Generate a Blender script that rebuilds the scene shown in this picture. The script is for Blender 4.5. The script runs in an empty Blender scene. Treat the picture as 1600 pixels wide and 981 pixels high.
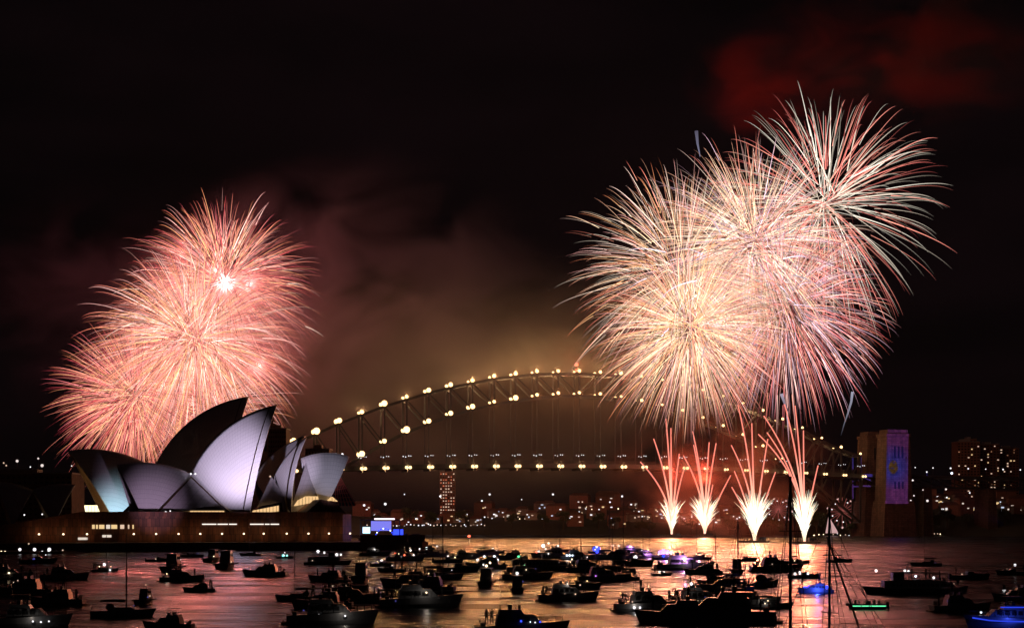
import bpy, bmesh, math, random
from mathutils import Vector, Matrix

# ------------------------------------------------------------------ camera, world, exposure
F, HY, CH = 2664.0, 815.0, 12.2          # focal length in photo pixels, horizon row, eye height (m)
sc = bpy.context.scene
COL = sc.collection
cam_d = bpy.data.cameras.new('camera'); cam_d.sensor_width = 36; cam_d.lens = F / 1600 * 36
cam_d.shift_y = (HY - 490.5) / 1600
cam_d.clip_start = 0.5; cam_d.clip_end = 30000
cam = bpy.data.objects.new('camera', cam_d); COL.objects.link(cam)
cam.location = (0, 0, CH); cam.rotation_euler = (math.radians(90), 0, 0)
sc.camera = cam
sc.view_settings.view_transform = 'Standard'; sc.view_settings.look = 'None'
sc.view_settings.exposure = 0.0; sc.view_settings.gamma = 1.0; sc.view_settings.use_curve_mapping = False
sc.render.engine = 'CYCLES'
cy = sc.cycles
cy.use_denoising = True
cy.max_bounces = 5; cy.diffuse_bounces = 1; cy.glossy_bounces = 2; cy.transmission_bounces = 3
cy.volume_bounces = 0; cy.transparent_max_bounces = 8
cy.sample_clamp_indirect = 4.0; cy.sample_clamp_direct = 0.0
cy.caustics_reflective = False; cy.caustics_refractive = False
cy.volume_step_rate = 4.0; cy.volume_preview_step_rate = 4.0; cy.volume_max_steps = 48
cy.use_light_tree = True
cy.use_adaptive_sampling = True; cy.adaptive_threshold = 0.02

W = bpy.data.worlds.new('World'); sc.world = W; W.use_nodes = True
nt = W.node_tree; bg = nt.nodes['Background']
tc = nt.nodes.new('ShaderNodeTexCoord'); mp = nt.nodes.new('ShaderNodeMapping'); mp.inputs['Scale'].default_value = (3, 3, 9)
nz = nt.nodes.new('ShaderNodeTexNoise'); nz.inputs['Scale'].default_value = 1.6; nz.inputs['Detail'].default_value = 5
cr = nt.nodes.new('ShaderNodeValToRGB')
cr.color_ramp.elements[0].position = 0.35; cr.color_ramp.elements[0].color = (0.0010, 0.0008, 0.0010, 1)
cr.color_ramp.elements[1].position = 0.8; cr.color_ramp.elements[1].color = (0.0040, 0.0020, 0.0026, 1)
nt.links.new(tc.outputs['Generated'], mp.inputs['Vector']); nt.links.new(mp.outputs['Vector'], nz.inputs['Vector'])
nt.links.new(nz.outputs['Fac'], cr.inputs['Fac']); nt.links.new(cr.outputs['Color'], bg.inputs['Color'])
bg.inputs['Strength'].default_value = 1.0

# brightness controls (W of the point lights that stand for the glow of each burst, lamp, fountain)
E_LEFT, E_RIGHT, E_FOUNT, E_LAMP, E_DECK = 3.6e5, 1.4e5, 0.62e5, 1.5e4, 0.5e4
HAZE = 0.000008

# ------------------------------------------------------------------ helpers
rnd = random.Random(7)
def at(px, py, Y): return Vector(((px - 800) / F * Y, Y, CH + (HY - py) / F * Y))
def gx(px, Y): return (px - 800) / F * Y
def Yw(py): return F * CH / (py - HY)           # distance of a point of the water seen at row py

MATS = {}
def mat(name, col, rough=0.6, metal=0.0, var=0.15, scale=1.5, bump=0.0, spec=0.5):
    if name in MATS: return MATS[name]
    m = bpy.data.materials.new(name); m.use_nodes = True; t = m.node_tree; p = t.nodes['Principled BSDF']
    tc = t.nodes.new('ShaderNodeTexCoord'); n = t.nodes.new('ShaderNodeTexNoise')
    n.inputs['Scale'].default_value = scale; n.inputs['Detail'].default_value = 4
    t.links.new(tc.outputs['Object'], n.inputs['Vector'])
    r = t.nodes.new('ShaderNodeValToRGB'); e = r.color_ramp.elements
    e[0].position = .3; e[1].position = .7
    e[0].color = tuple(c * (1 - var) for c in col) + (1,); e[1].color = tuple(min(1, c * (1 + var)) for c in col) + (1,)
    t.links.new(n.outputs['Fac'], r.inputs['Fac']); t.links.new(r.outputs['Color'], p.inputs['Base Color'])
    p.inputs['Roughness'].default_value = rough; p.inputs['Metallic'].default_value = metal
    p.inputs['Specular IOR Level'].default_value = spec
    if bump:
        b = t.nodes.new('ShaderNodeBump'); b.inputs['Strength'].default_value = bump
        t.links.new(n.outputs['Fac'], b.inputs['Height']); t.links.new(b.outputs['Normal'], p.inputs['Normal'])
    MATS[name] = m; return m
def brick_mat(name, col, bw, bh, rough=.85, lo=.7, hi=1.15, joint=.45, js=.02):
    m = mat(name, col, rough, 0, .2, .35, .15); t = m.node_tree; p = t.nodes['Principled BSDF']
    src = p.inputs['Base Color'].links[0].from_socket
    tc = t.nodes.new('ShaderNodeTexCoord'); sp = t.nodes.new('ShaderNodeSeparateXYZ'); ad = t.nodes.new('ShaderNodeMath'); cb = t.nodes.new('ShaderNodeCombineXYZ')
    t.links.new(tc.outputs['Object'], sp.inputs[0]); t.links.new(sp.outputs[0], ad.inputs[0]); t.links.new(sp.outputs[1], ad.inputs[1])
    t.links.new(ad.outputs[0], cb.inputs[0]); t.links.new(sp.outputs[2], cb.inputs[1])
    br = t.nodes.new('ShaderNodeTexBrick'); br.inputs['Scale'].default_value = 1; br.inputs['Brick Width'].default_value = bw; br.inputs['Row Height'].default_value = bh
    br.inputs['Mortar Size'].default_value = js*bh; br.inputs['Color1'].default_value = (lo,)*3+(1,); br.inputs['Color2'].default_value = (hi,)*3+(1,); br.inputs['Mortar'].default_value = (joint,)*3+(1,)
    t.links.new(cb.outputs[0], br.inputs['Vector'])
    mx = t.nodes.new('ShaderNodeMix'); mx.data_type = 'RGBA'; mx.blend_type = 'MULTIPLY'; mx.inputs[0].default_value = 1
    t.links.new(src, mx.inputs[6]); t.links.new(br.outputs['Color'], mx.inputs[7]); t.links.new(mx.outputs[2], p.inputs['Base Color'])
    # weather streaks running down the stone
    mp = t.nodes.new('ShaderNodeMapping'); mp.inputs['Scale'].default_value = (.5, .5, .04); n = t.nodes.new('ShaderNodeTexNoise'); n.inputs['Scale'].default_value = 1; n.inputs['Detail'].default_value = 4
    mr = t.nodes.new('ShaderNodeMapRange'); mr.inputs['From Min'].default_value = .3; mr.inputs['From Max'].default_value = .7; mr.inputs['To Min'].default_value = .55; mr.inputs['To Max'].default_value = 1.2
    t.links.new(tc.outputs['Object'], mp.inputs['Vector']); t.links.new(mp.outputs['Vector'], n.inputs['Vector']); t.links.new(n.outputs['Fac'], mr.inputs['Value'])
    m2 = t.nodes.new('ShaderNodeMix'); m2.data_type = 'RGBA'; m2.blend_type = 'MULTIPLY'; m2.inputs[0].default_value = 1
    t.links.new(mx.outputs[2], m2.inputs[6]); t.links.new(mr.outputs[0], m2.inputs[7]); t.links.new(m2.outputs[2], p.inputs['Base Color'])
    return m
def glow(name, col, strength, sample=False):
    if name in MATS: return MATS[name]
    m = bpy.data.materials.new(name); m.use_nodes = True; t = m.node_tree
    for n in list(t.nodes): t.nodes.remove(n)
    o = t.nodes.new('ShaderNodeOutputMaterial'); e = t.nodes.new('ShaderNodeEmission')
    e.inputs['Color'].default_value = (*col, 1); e.inputs['Strength'].default_value = strength
    t.links.new(e.outputs[0], o.inputs['Surface'])
    m.cycles.emission_sampling = 'AUTO' if sample else 'NONE'
    MATS[name] = m; return m
def spark_mat():
    m = bpy.data.materials.new('burning_sparks'); m.use_nodes = True; t = m.node_tree
    for n in list(t.nodes): t.nodes.remove(n)
    o = t.nodes.new('ShaderNodeOutputMaterial'); e = t.nodes.new('ShaderNodeEmission'); a = t.nodes.new('ShaderNodeAttribute')
    a.attribute_name = 'spark'
    t.links.new(a.outputs['Color'], e.inputs['Color']); e.inputs['Strength'].default_value = 1
    t.links.new(e.outputs[0], o.inputs['Surface']); m.cycles.emission_sampling = 'NONE'
    return m

class MB:
    def __init__(s): s.v = []; s.f = []; s.c = []; s.uv = None
    def quad(s, a, b, c, d):
        n = len(s.v); s.v += [tuple(a), tuple(b), tuple(c), tuple(d)]; s.f.append((n, n+1, n+2, n+3)); return s
    def hexa(s, p):
        n = len(s.v); s.v += [tuple(q) for q in p]
        for f in ((3,2,1,0), (4,5,6,7), (0,1,5,4), (1,2,6,5), (2,3,7,6), (3,0,4,7)): s.f.append(tuple(n+i for i in f))
        return s
    def box(s, x0, x1, y0, y1, z0, z1):
        return s.hexa([(x0,y0,z0),(x1,y0,z0),(x1,y1,z0),(x0,y1,z0),(x0,y0,z1),(x1,y0,z1),(x1,y1,z1),(x0,y1,z1)])
    def frus(s, cx, cy, z0, z1, a0, b0, a1, b1, dx=0, dy=0):
        return s.hexa([(cx-a0,cy-b0,z0),(cx+a0,cy-b0,z0),(cx+a0,cy+b0,z0),(cx-a0,cy+b0,z0),
                       (cx+dx-a1,cy+dy-b1,z1),(cx+dx+a1,cy+dy-b1,z1),(cx+dx+a1,cy+dy+b1,z1),(cx+dx-a1,cy+dy+b1,z1)])
    def prism(s, pts, z0, z1):
        n = len(s.v); k = len(pts)
        s.v += [(x, y, z0) for x, y in pts] + [(x, y, z1) for x, y in pts]
        s.f.append(tuple(n+i for i in range(k-1, -1, -1))); s.f.append(tuple(n+k+i for i in range(k)))
        for i in range(k): j = (i+1) % k; s.f.append((n+i, n+j, n+k+j, n+k+i))
        return s
    def bar(s, p, q, w, h=None):
        p, q = Vector(p), Vector(q); h = h or w; d = (q-p).normalized()
        u = d.cross(Vector((0,0,1)))
        if u.length < 1e-3: u = Vector((1,0,0))
        u.normalize(); t = u.cross(d); u = u*w/2; t = t*h/2
        return s.hexa([p-u-t, p+u-t, p+u+t, p-u+t, q-u-t, q+u-t, q+u+t, q-u+t])
    def tube(s, pts, rad, k=6, cols=None, caps=True):
        pts = [Vector(p) for p in pts]; n0 = len(s.v); N = len(pts)
        if not hasattr(rad, '__len__'): rad = [rad]*N
        ref = Vector((0.31, 0.83, 0.46))
        for i in range(N):
            d = (pts[min(i+1, N-1)] - pts[max(i-1, 0)]).normalized()
            u = d.cross(ref); u.normalize(); t = d.cross(u)
            for j in range(k):
                a = 2*math.pi*j/k; s.v.append(tuple(pts[i] + (u*math.cos(a) + t*math.sin(a))*rad[i]))
                if cols: s.c.append(cols[i])
        for i in range(N-1):
            for j in range(k):
                a, b = n0+i*k+j, n0+i*k+(j+1) % k; s.f.append((a, b, b+k, a+k))
        if caps:
            s.f.append(tuple(n0+j for j in range(k-1, -1, -1))); s.f.append(tuple(n0+(N-1)*k+j for j in range(k)))
        return s
    def ball(s, c, r, nu=8, nv=5, sz=(1,1,1)):
        n = len(s.v); c = Vector(c)
        s.v.append((c.x, c.y, c.z-r*sz[2]))
        for i in range(1, nv):
            a = -math.pi/2 + math.pi*i/nv
            for j in range(nu):
                b = 2*math.pi*j/nu
                s.v.append((c.x+r*sz[0]*math.cos(a)*math.cos(b), c.y+r*sz[1]*math.cos(a)*math.sin(b), c.z+r*sz[2]*math.sin(a)))
        s.v.append((c.x, c.y, c.z+r*sz[2])); top = len(s.v)-1
        for j in range(nu):
            s.f.append((n, n+1+(j+1) % nu, n+1+j)); s.f.append((top, top-nu+j, top-nu+(j+1) % nu))
        for i in range(nv-2):
            for j in range(nu):
                a, b = n+1+i*nu+j, n+1+i*nu+(j+1) % nu; s.f.append((a, b, b+nu, a+nu))
        return s
    def mesh(s, name, m=None, smooth=False):
        me = bpy.data.meshes.new(name); me.from_pydata(s.v, [], s.f)
        if s.c:
            ca = me.color_attributes.new('spark', 'FLOAT_COLOR', 'POINT')
            flat = []
            for c in s.c: flat += [c[0], c[1], c[2], 1.0]
            ca.data.foreach_set('color', flat)
        if s.uv:
            l = me.uv_layers.new(name='UVMap')
            for lp in me.loops: l.data[lp.index].uv = s.uv[lp.vertex_index]
        if m: me.materials.append(m)
        if smooth:
            me.polygons.foreach_set('use_smooth', [True]*len(me.polygons))
        me.update(); return me
    def build(s, name, m, parent=None, smooth=False, loc=None):
        return place(name, s.mesh(name, m, smooth), parent, loc)
def place(name, me, parent=None, loc=None, rot=None, scale=None):
    o = bpy.data.objects.new(name, me); COL.objects.link(o)
    if parent: o.parent = parent
    if loc is not None: o.location = loc
    if rot: o.rotation_euler = rot
    if scale: o.scale = (scale,)*3 if not hasattr(scale, '__len__') else scale
    return o
def tag(o, label=None, cat=None, group=None, kind=None):
    if label: o['label'] = label
    if cat: o['category'] = cat
    if group: o['group'] = group
    if kind: o['kind'] = kind
    return o
def thing(name, label, cat, loc=(0,0,0), rz=0, group=None, scale=1):
    o = bpy.data.objects.new(name, None); COL.objects.link(o); o.empty_display_size = 1
    o.location = loc; o.rotation_euler = (0, 0, rz); o.scale = (scale,)*3
    return tag(o, label, cat, group)
def point(name, loc, energy, col, r, parent=None):
    l = bpy.data.lights.new(name, 'POINT'); l.energy = energy; l.color = col; l.shadow_soft_size = 0.0
    o = bpy.data.objects.new(name, l); COL.objects.link(o); o.location = loc
    if parent: o.parent = parent
    return o
def spot(name, loc, target, energy, col, deg, r=0.5, blend=0.6, parent=None):
    l = bpy.data.lights.new(name, 'SPOT'); l.energy = energy; l.color = col; l.shadow_soft_size = r
    l.spot_size = math.radians(deg); l.spot_blend = blend
    o = bpy.data.objects.new(name, l); COL.objects.link(o); o.location = loc
    d = Vector(target) - Vector(loc); o.rotation_euler = d.to_track_quat('-Z', 'Y').to_euler()
    if parent: o.parent = parent
    return o

steel = mat('grey_painted_steel', (0.07, 0.07, 0.065), 0.5, 0.3, 0.2, 0.3)
granite = brick_mat('sandy_granite_blocks', (0.12, 0.065, 0.042), 4.0, 1.6, joint=.4, js=.08)
redgranite = brick_mat('brown_granite_panels', (0.15, 0.05, 0.025), 1.8, 3.4, .75, .6, 1.2, .3, .03)
darkstone = mat('dark_seawall_stone', (0.12, 0.08, 0.06), 0.9, 0, 0.3, 0.3, 0.3)
concrete = mat('weathered_concrete', (0.3, 0.28, 0.25), 0.85, 0, 0.2, 0.4)
asphalt = mat('asphalt', (0.05, 0.05, 0.05), 0.9, 0, 0.2, 0.6)
hullw = mat('white_gelcoat', (0.16, 0.165, 0.18), 0.35, 0, 0.08, 1.0)
hulld = mat('navy_hull_paint', (0.02, 0.025, 0.04), 0.3, 0, 0.15, 1.0)
hullr = mat('dark_hull_paint', (0.05, 0.035, 0.03), 0.35, 0, 0.15, 1.0)
deckm = mat('teak_deck', (0.14, 0.09, 0.05), 0.7, 0, 0.2, 3)
canvas = mat('dark_canvas', (0.03, 0.035, 0.05), 0.9, 0, 0.2, 2)
glassm = mat('tinted_glass', (0.02, 0.022, 0.025), 0.08, 0, 0.1, 1)
alu = mat('anodised_spar', (0.06, 0.06, 0.06), 0.4, 0.5, 0.1, 1)
roofm = mat('roof_tiles', (0.16, 0.07, 0.05), 0.8, 0, 0.25, 1)
wallm = mat('house_render', (0.34, 0.28, 0.22), 0.85, 0, 0.2, 0.6)
brickm = mat('red_brick', (0.28, 0.12, 0.08), 0.85, 0, 0.25, 1)
barkm = mat('bark', (0.09, 0.065, 0.045), 0.9, 0, 0.3, 2)
leafm = mat('fig_leaves', (0.05, 0.075, 0.03), 0.7, 0, 0.4, 0.5)
warm = (1.0, 0.58, 0.27)
g_lamp = glow('warm_flood_lens', (1.0, 0.60, 0.25), 3.6)
g_deck = glow('warm_deck_lens', (1.0, 0.62, 0.27), 3.0)
g_white = glow('white_bulb', (0.95, 0.93, 0.95), 1.5)
g_cool = glow('cool_bulb', (0.75, 0.85, 1.0), 2.5)
g_warm = glow('warm_bulb', (1.0, 0.74, 0.45), 3.0)
g_dim = glow('dim_bulb', (1.0, 0.7, 0.5), 0.8)
g_red = glow('red_bulb', (1.0, 0.16, 0.08), 2.5)
g_blue = glow('blue_led', (0.03, 0.06, 1.0), 2.0)
g_purple = glow('purple_led', (0.75, 0.25, 1.0), 3.0)
g_green = glow('green_led', (0.15, 1.0, 0.45), 1.1)
g_win = glow('lit_window', (1.0, 0.68, 0.32), 0.9)
g_winc = glow('lit_window_pale', (1.0, 0.85, 0.7), 0.8)
g_foyer = glow('foyer_light', (1.0, 0.62, 0.28), 0.95)
sparkm = spark_mat()
BALL = MB().ball((0,0,0), 1, 8, 6)
def bulb_mesh(m):
    k = 'bulb_' + m.name
    if k not in MATS: MATS[k] = BALL.mesh('bulb', m, True)
    return MATS[k]

# ------------------------------------------------------------------ water, land
def water():
    m = bpy.data.materials.new('harbour_water'); m.use_nodes = True; t = m.node_tree; p = t.nodes['Principled BSDF']
    p.inputs['Base Color'].default_value = (0.006, 0.009, 0.011, 1); p.inputs['Roughness'].default_value = 0.31
    p.inputs['IOR'].default_value = 1.33
    tc = t.nodes.new('ShaderNodeTexCoord')
    last = None
    for sc_, sx, sy, st, dist in ((0.22, 0.5, 1.0, 0.5, 1.8), (1.1, 0.35, 1.0, 0.5, 0.5), (0.035, 0.6, 1.0, 0.35, 4.0)):
        mp = t.nodes.new('ShaderNodeMapping'); mp.inputs['Scale'].default_value = (sx, sy, 1); mp.inputs['Rotation'].default_value = (0, 0, 0.15)
        n = t.nodes.new('ShaderNodeTexNoise'); n.inputs['Scale'].default_value = sc_; n.inputs['Detail'].default_value = 5; n.inputs['Distortion'].default_value = 0.6
        b = t.nodes.new('ShaderNodeBump'); b.inputs['Strength'].default_value = st; b.inputs['Distance'].default_value = dist
        t.links.new(tc.outputs['Object'], mp.inputs['Vector']); t.links.new(mp.outputs['Vector'], n.inputs['Vector'])
        t.links.new(n.outputs['Fac'], b.inputs['Height'])
        if last: t.links.new(last.outputs['Normal'], b.inputs['Normal'])
        last = b
    t.links.new(last.outputs['Normal'], p.inputs['Normal'])
    # calm and ruffled bands left by the breeze
    mp = t.nodes.new('ShaderNodeMapping'); mp.inputs['Scale'].default_value = (.012, .075, 1); mp.inputs['Rotation'].default_value = (0, 0, .06)
    n = t.nodes.new('ShaderNodeTexNoise'); n.inputs['Scale'].default_value = 1; n.inputs['Detail'].default_value = 6; n.inputs['Roughness'].default_value = .62
    mr = t.nodes.new('ShaderNodeMapRange'); mr.inputs['From Min'].default_value = .35; mr.inputs['From Max'].default_value = .65
    mr.inputs['To Min'].default_value = .16; mr.inputs['To Max'].default_value = .36
    t.links.new(tc.outputs['Object'], mp.inputs['Vector']); t.links.new(mp.outputs['Vector'], n.inputs['Vector']); t.links.new(n.outputs['Fac'], mr.inputs['Value']); t.links.new(mr.outputs[0], p.inputs['Roughness'])
    o = MB().quad((-6000,-400,0), (6000,-400,0), (6000,9000,0), (-6000,9000,0)).build('water', m)
    tag(o, 'dark harbour water with pink and gold reflections', 'water', kind='structure')
water()

def hillz(x, y):
    # height of the land beyond the bridge
    shore = 1620 + 25*math.sin(x*0.008) + (-140 if x > 330 else 0)*min(1, max(0, (x-330)/60))
    d = y - shore
    if d < 0: return -2 + max(-6, d*0.1)
    base = 4 + 20*(1-math.exp(-d/180)) + 8*math.sin(x*0.006+1)*min(1, d/200) + 5*math.sin(x*0.021)*min(1, d/150)
    if x > 330: base += min(1, (x-330)/150)*24*(1-math.exp(-d/120))
    return base
def land():
    mb = MB(); nx, ny = 90, 26
    for j in range(ny):
        y = 1440 + 40*j + (j**2)*1.2
        for i in range(nx):
            x = -1500 + i*3600/(nx-1); mb.v.append((x, y, hillz(x, y)))
    for j in range(ny-1):
        for i in range(nx-1):
            a = j*nx+i; mb.f.append((a, a+1, a+1+nx, a+nx))
    o = mb.build('hills', mat('dark_bushland', (0.045, 0.05, 0.03), 0.9, 0, 0.4, 0.03), smooth=True)
    tag(o, 'dark low hills of the far shore under the bridge', 'hills', kind='structure')
    # land behind the podium on the near left
    mb = MB().prism([(-900, 560), (-350, 640), (-232, 705), (-190, 800), (-160, 1000), (-205, 1290), (-900, 1300)], -3, 3.2)
    o = mb.build('ground', asphalt); tag(o, 'dark quay ground behind the stairs', 'ground', kind='structure')
land()

# ------------------------------------------------------------------ arch bridge
BA = math.radians(15); BX, BY = 53.0, 1400.0
bridge = thing('arch_bridge', 'steel arch bridge lined with bright warm lamps across the harbour', 'bridge', (BX, BY, 0), BA)
UP = [(0,133),(2,131.9),(4,127.3),(6,119.5),(7,114.8),(9,103.6),(11,89.5),(12,81),(13,73.5),(14,68)]
LO = [(0,115.2),(1,114.6),(2,112.8),(3,110),(4,106.6),(5,102.4),(6,96.7),(7,90.2),(8,83),(9,73.8),(10,63.5),(11,52),(12,39.5),(13,26),(14,12)]
def tab(T, k):
    for (a, va), (b, vb) in zip(T, T[1:]):
        if k <= b: return va + (vb-va)*(k-a)/(b-a)
    return T[-1][1]
PN = 17.96
NX = [(i-14)*PN for i in range(29)]
NU = [tab(UP, abs(i-14)) for i in range(29)]
NL = [tab(LO, abs(i-14)) for i in range(29)]
TS = 7.5
def deckz(x):
    u = x/251.5
    if u < -1: return 50.9 - (abs(x)-251.5)*0.035
    if u > 1: return 50.9 - (x-251.5)*0.012
    return 57.4 - 6.5*u*u
for s in (-1, 1):
    y = s*TS; mb = MB()
    for i in range(28):
        mb.bar((NX[i], y, NU[i]), (NX[i+1], y, NU[i+1]), 1.5, 2.0)
        mb.bar((NX[i], y, NL[i]), (NX[i+1], y, NL[i+1]), 1.5, 2.0)
    for i in range(29): mb.bar((NX[i], y, NL[i]), (NX[i], y, NU[i]), 1.3 if i % 2 else 1.5, 1.3)
    for i in range(28):
        if i < 14: mb.bar((NX[i], y, NU[i]), (NX[i+1], y, NL[i+1]), 1.0, 1.0)
        else: mb.bar((NX[i+1], y, NU[i+1]), (NX[i], y, NL[i]), 1.0, 1.0)
    mb.build('truss', steel, bridge)
    for i in range(29):
        dz = deckz(NX[i])
        if NL[i] > dz + 3:
            MB().bar((NX[i], y, dz), (NX[i], y, NL[i]), 0.55).build('hanger', steel, bridge)
mb = MB()
for i in range(29):
    mb.bar((NX[i], -TS, NU[i]), (NX[i], TS, NU[i]), 0.9); mb.bar((NX[i], -TS, NL[i]), (NX[i], TS, NL[i]), 0.9)
    if i < 28:
        s = 1 if i % 2 else -1
        mb.bar((NX[i], -TS*s, NU[i]), (NX[i+1], TS*s, NU[i+1]), 0.6); mb.bar((NX[i], TS*s, NL[i]), (NX[i+1], -TS*s, NL[i+1]), 0.6)
mb.build('cross_bracing', steel, bridge)
mb = MB(); xs = [-251.5 + i*503/56 for i in range(57)]
DW = 13
def deck_strip(mb, xs, top, depth, w):
    for a, b in zip(xs, xs[1:]):
        za, zb = deckz(a)+top, deckz(b)+top
        mb.hexa([(a,-w,za-depth),(b,-w,zb-depth),(b,w,zb-depth),(a,w,za-depth),(a,-w,za),(b,-w,zb),(b,w,zb),(a,w,za)])
deck_strip(mb, xs, 2.2, 3.6, DW)
for i in range(0, 57, 2): mb.box(xs[i]-.4, xs[i]+.4, -DW+1, DW-1, deckz(xs[i])-3.2, deckz(xs[i])-1.4)
mb.build('deck', steel, bridge)
mb = MB(); 
for s in (-1, 1):
    for a, b in zip(xs, xs[1:]):
        for h in (3.0, 3.8, 4.6): mb.bar((a, s*(DW-.2), deckz(a)+h), (b, s*(DW-.2), deckz(b)+h), 0.14)
        mb.bar((a, s*(DW-.2), deckz(a)+2.2), (a, s*(DW-.2), deckz(a)+4.7), 0.16)
mb.build('railing', steel, bridge)
# approaches
for s, x1 in ((-1, 620), (1, 560)):
    mb = MB(); xs2 = [s*(251.5 + i*(x1-251.5)/14) for i in range(15)]
    if s < 0: xs2 = xs2[::-1]
    deck_strip(mb, xs2, 2.2, 2.4, DW)
    for a, b in zip(xs2, xs2[1:]):
        for y in (-10, 10):
            mb.bar((a, y, deckz(a)-8), (b, y, deckz(b)-8), 1.2); mb.bar((a, y, deckz(a)-.2), (b, y, deckz(b)-8), 0.9); mb.bar((a, y, deckz(a)-8), (a, y, deckz(a)), 0.9)
    mb.build('approach_span', steel, bridge)
    for k in range(1, 6):
        x = s*(251.5+k*62)
        MB().frus(x, 0, -2, deckz(x)-8.8, 5, 13, 3.5, 11).build('pier', darkstone if s < 0 else granite, bridge)
# pylons
def pylon(x, y, lit=False):
    mb = MB()
    mb.frus(x, y, -3, 26, 15.5, 12.5, 14.0, 11.5)
    mb.frus(x, y, 26.01, 30, 13.6, 11.2, 13.4, 11.0)
    mb.frus(x, y, 30.01, 84, 12.4, 10, 10.6, 8.8)
    mb.frus(x, y, 84.01, 86.5, 11.3, 9.5, 11.3, 9.5)
    mb.frus(x, y, 86.51, 90, 9.6, 7.8, 9.2, 7.4)
    p = mb.build('pylon', granite, bridge)
    yy = y-8.8
    for zz, hh in ((66, 10), (40, 6)):
        for dx in (-3.5, 0, 3.5):
            t = (zz-30)/54; yf = y - (10 + (8.8-10)*t) 
            MB().box(x+dx-.8, x+dx+.8, yf-.15, yf+.3, zz, zz+hh).build('slit_window', glassm, p)
    return p
for sx in (-1, 1):
    for sy in (-26, 27): pylon(sx*(273 if sx > 0 else 262), sy if sy < 0 else (10 if sx > 0 else 27))
# lamps
E_BEAM = 2.7e4
def beam(p, e): return spot('lamp_beam', p, Vector(p)+Vector((0,-10,-1.5)), e, (1.0, .36, .12), 118, 0, .5, bridge)
lens_up = bulb_mesh(g_lamp)
hous = MB().box(-.9, .9, -.9, .9, -.9, -.35).mesh('housing', steel)
NEAR_BRIGHT = {2:2.2, 3:2.0, 4:.8, 5:2.1, 6:.8, 7:1.2, 8:1.7, 9:.8}
LOW_BRIGHT = {4:2.8, 5:1.3, 6:2.7, 7:2.2, 8:1.4, 9:1.7, 10:.8, 11:2.0, 12:1.2}
rl = random.Random(5)
for i in range(29):
    for s in (-1, 1):
        near = s < 0
        k = (1.15 if near else .85) * (1.25 - 0.018*i) * NEAR_BRIGHT.get(i, 1) ** .45 * rl.uniform(.85, 1.1)
        q = place('upper_chord_lamp', hous, bridge, (NX[i], s*TS, NU[i]+2.1))
        place('lamp_lens', lens_up, q, (0, -.3, 0.3), scale=1.3*k)
        if near:
            point('lamp_light', (NX[i], s*TS, NU[i]+4.2), E_LAMP*k*k*(.1 if i > 24 else 1), warm, 0.6, bridge)
            if i < 25: beam((NX[i], s*TS-2, NU[i]+2.4), E_BEAM*k*k)
        if 3 <= i <= 25:
            k = (1.15 if near else .85) * (1.2 - 0.018*i) * LOW_BRIGHT.get(i, 1) ** .45 * rl.uniform(.85, 1.1)
            q = place('lower_chord_lamp', hous, bridge, (NX[i], s*TS, NL[i]+2.1))
            place('lamp_lens', lens_up, q, (0, -.3, 0.3), scale=1.3*k)
            if near:
                point('lamp_light', (NX[i], s*TS, NL[i]+4.2), E_LAMP*k*k*(.1 if i > 24 else 1), warm, 0.6, bridge); beam((NX[i], s*TS-2, NL[i]+2.4), E_BEAM*k*k)
dl = MB().ball((-1.5,0,0), 1.25, 8, 6).ball((1.5,0,0), 1.25, 8, 6).mesh('deck_lens', g_deck, True)
dh = MB().box(-2.8, 2.8, .2, 1.0, -.5, .9).mesh('housing', steel)
for i in range(1, 29):
    z = deckz(NX[i])
    q = place('deck_lamp', dh, bridge, (NX[i], -DW-1.1, z))
    k = 1.0 if i < 20 else 0.75
    place('lamp_lens', dl, q, (0, -.9, 0), scale=k)
    point('lamp_light', (NX[i], -DW-3.5, z-.5), E_DECK*k*(.1 if i > 24 else 1), warm, 1.0, bridge)
    if i < 25: beam((NX[i], -DW-2.6, z), E_BEAM*.6*k)
    # road lamps standing on the deck
    q = MB().bar((0,-9,2), (0,-9,9.4), .25).bar((0,9,2), (0,9,9.4), .25).bar((-3,-9,9.2), (2.5,-9,9.5), .2).bar((-3,9,9.2), (2.5,9,9.5), .2)
    q = q.build('road_lamp', steel, bridge, loc=(NX[i], 0, z))
    for (dx, dy, dz) in ((-3, -9, 8.9), (-1, -9, 8.5), (1.5, -9, 9.4), (3.2, -9, 9.3)):
        place('bulb', bulb_mesh(g_white), q, (dx, dy, dz), scale=0.36*rl.uniform(.7, 1.25))
for x in [-(251.5+k*30) for k in range(1, 12)] + [251.5+k*17 for k in range(1, 17)]:
    z = deckz(x); q = MB().bar((0,-9,2), (0,-9,8.6), .25).build('road_lamp', steel, bridge, loc=(x, 0, z))
    place('bulb', bulb_mesh(g_white), q, (0, -9, 8.8), scale=0.5*rl.uniform(.6, 1.5))
q = MB().bar((0,0,134), (0,0,141), .5).build('beacon', steel, bridge, loc=(0, 0, 0))
place('beacon_light', bulb_mesh(g_red), q, (0, 0, 141), scale=1.5); place('beacon_light', bulb_mesh(g_red), q, (0, 0, 136.5), scale=1.1)
point('lamp_light', (0, -3, 142), 1.2e4, (1, .12, .05), 0.8, bridge)
mb = MB()
for x in (-3, 3): mb.bar((x, 0, 134), (x, 0, 139), .3)
mb.build('flagpole', steel, bridge)

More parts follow.
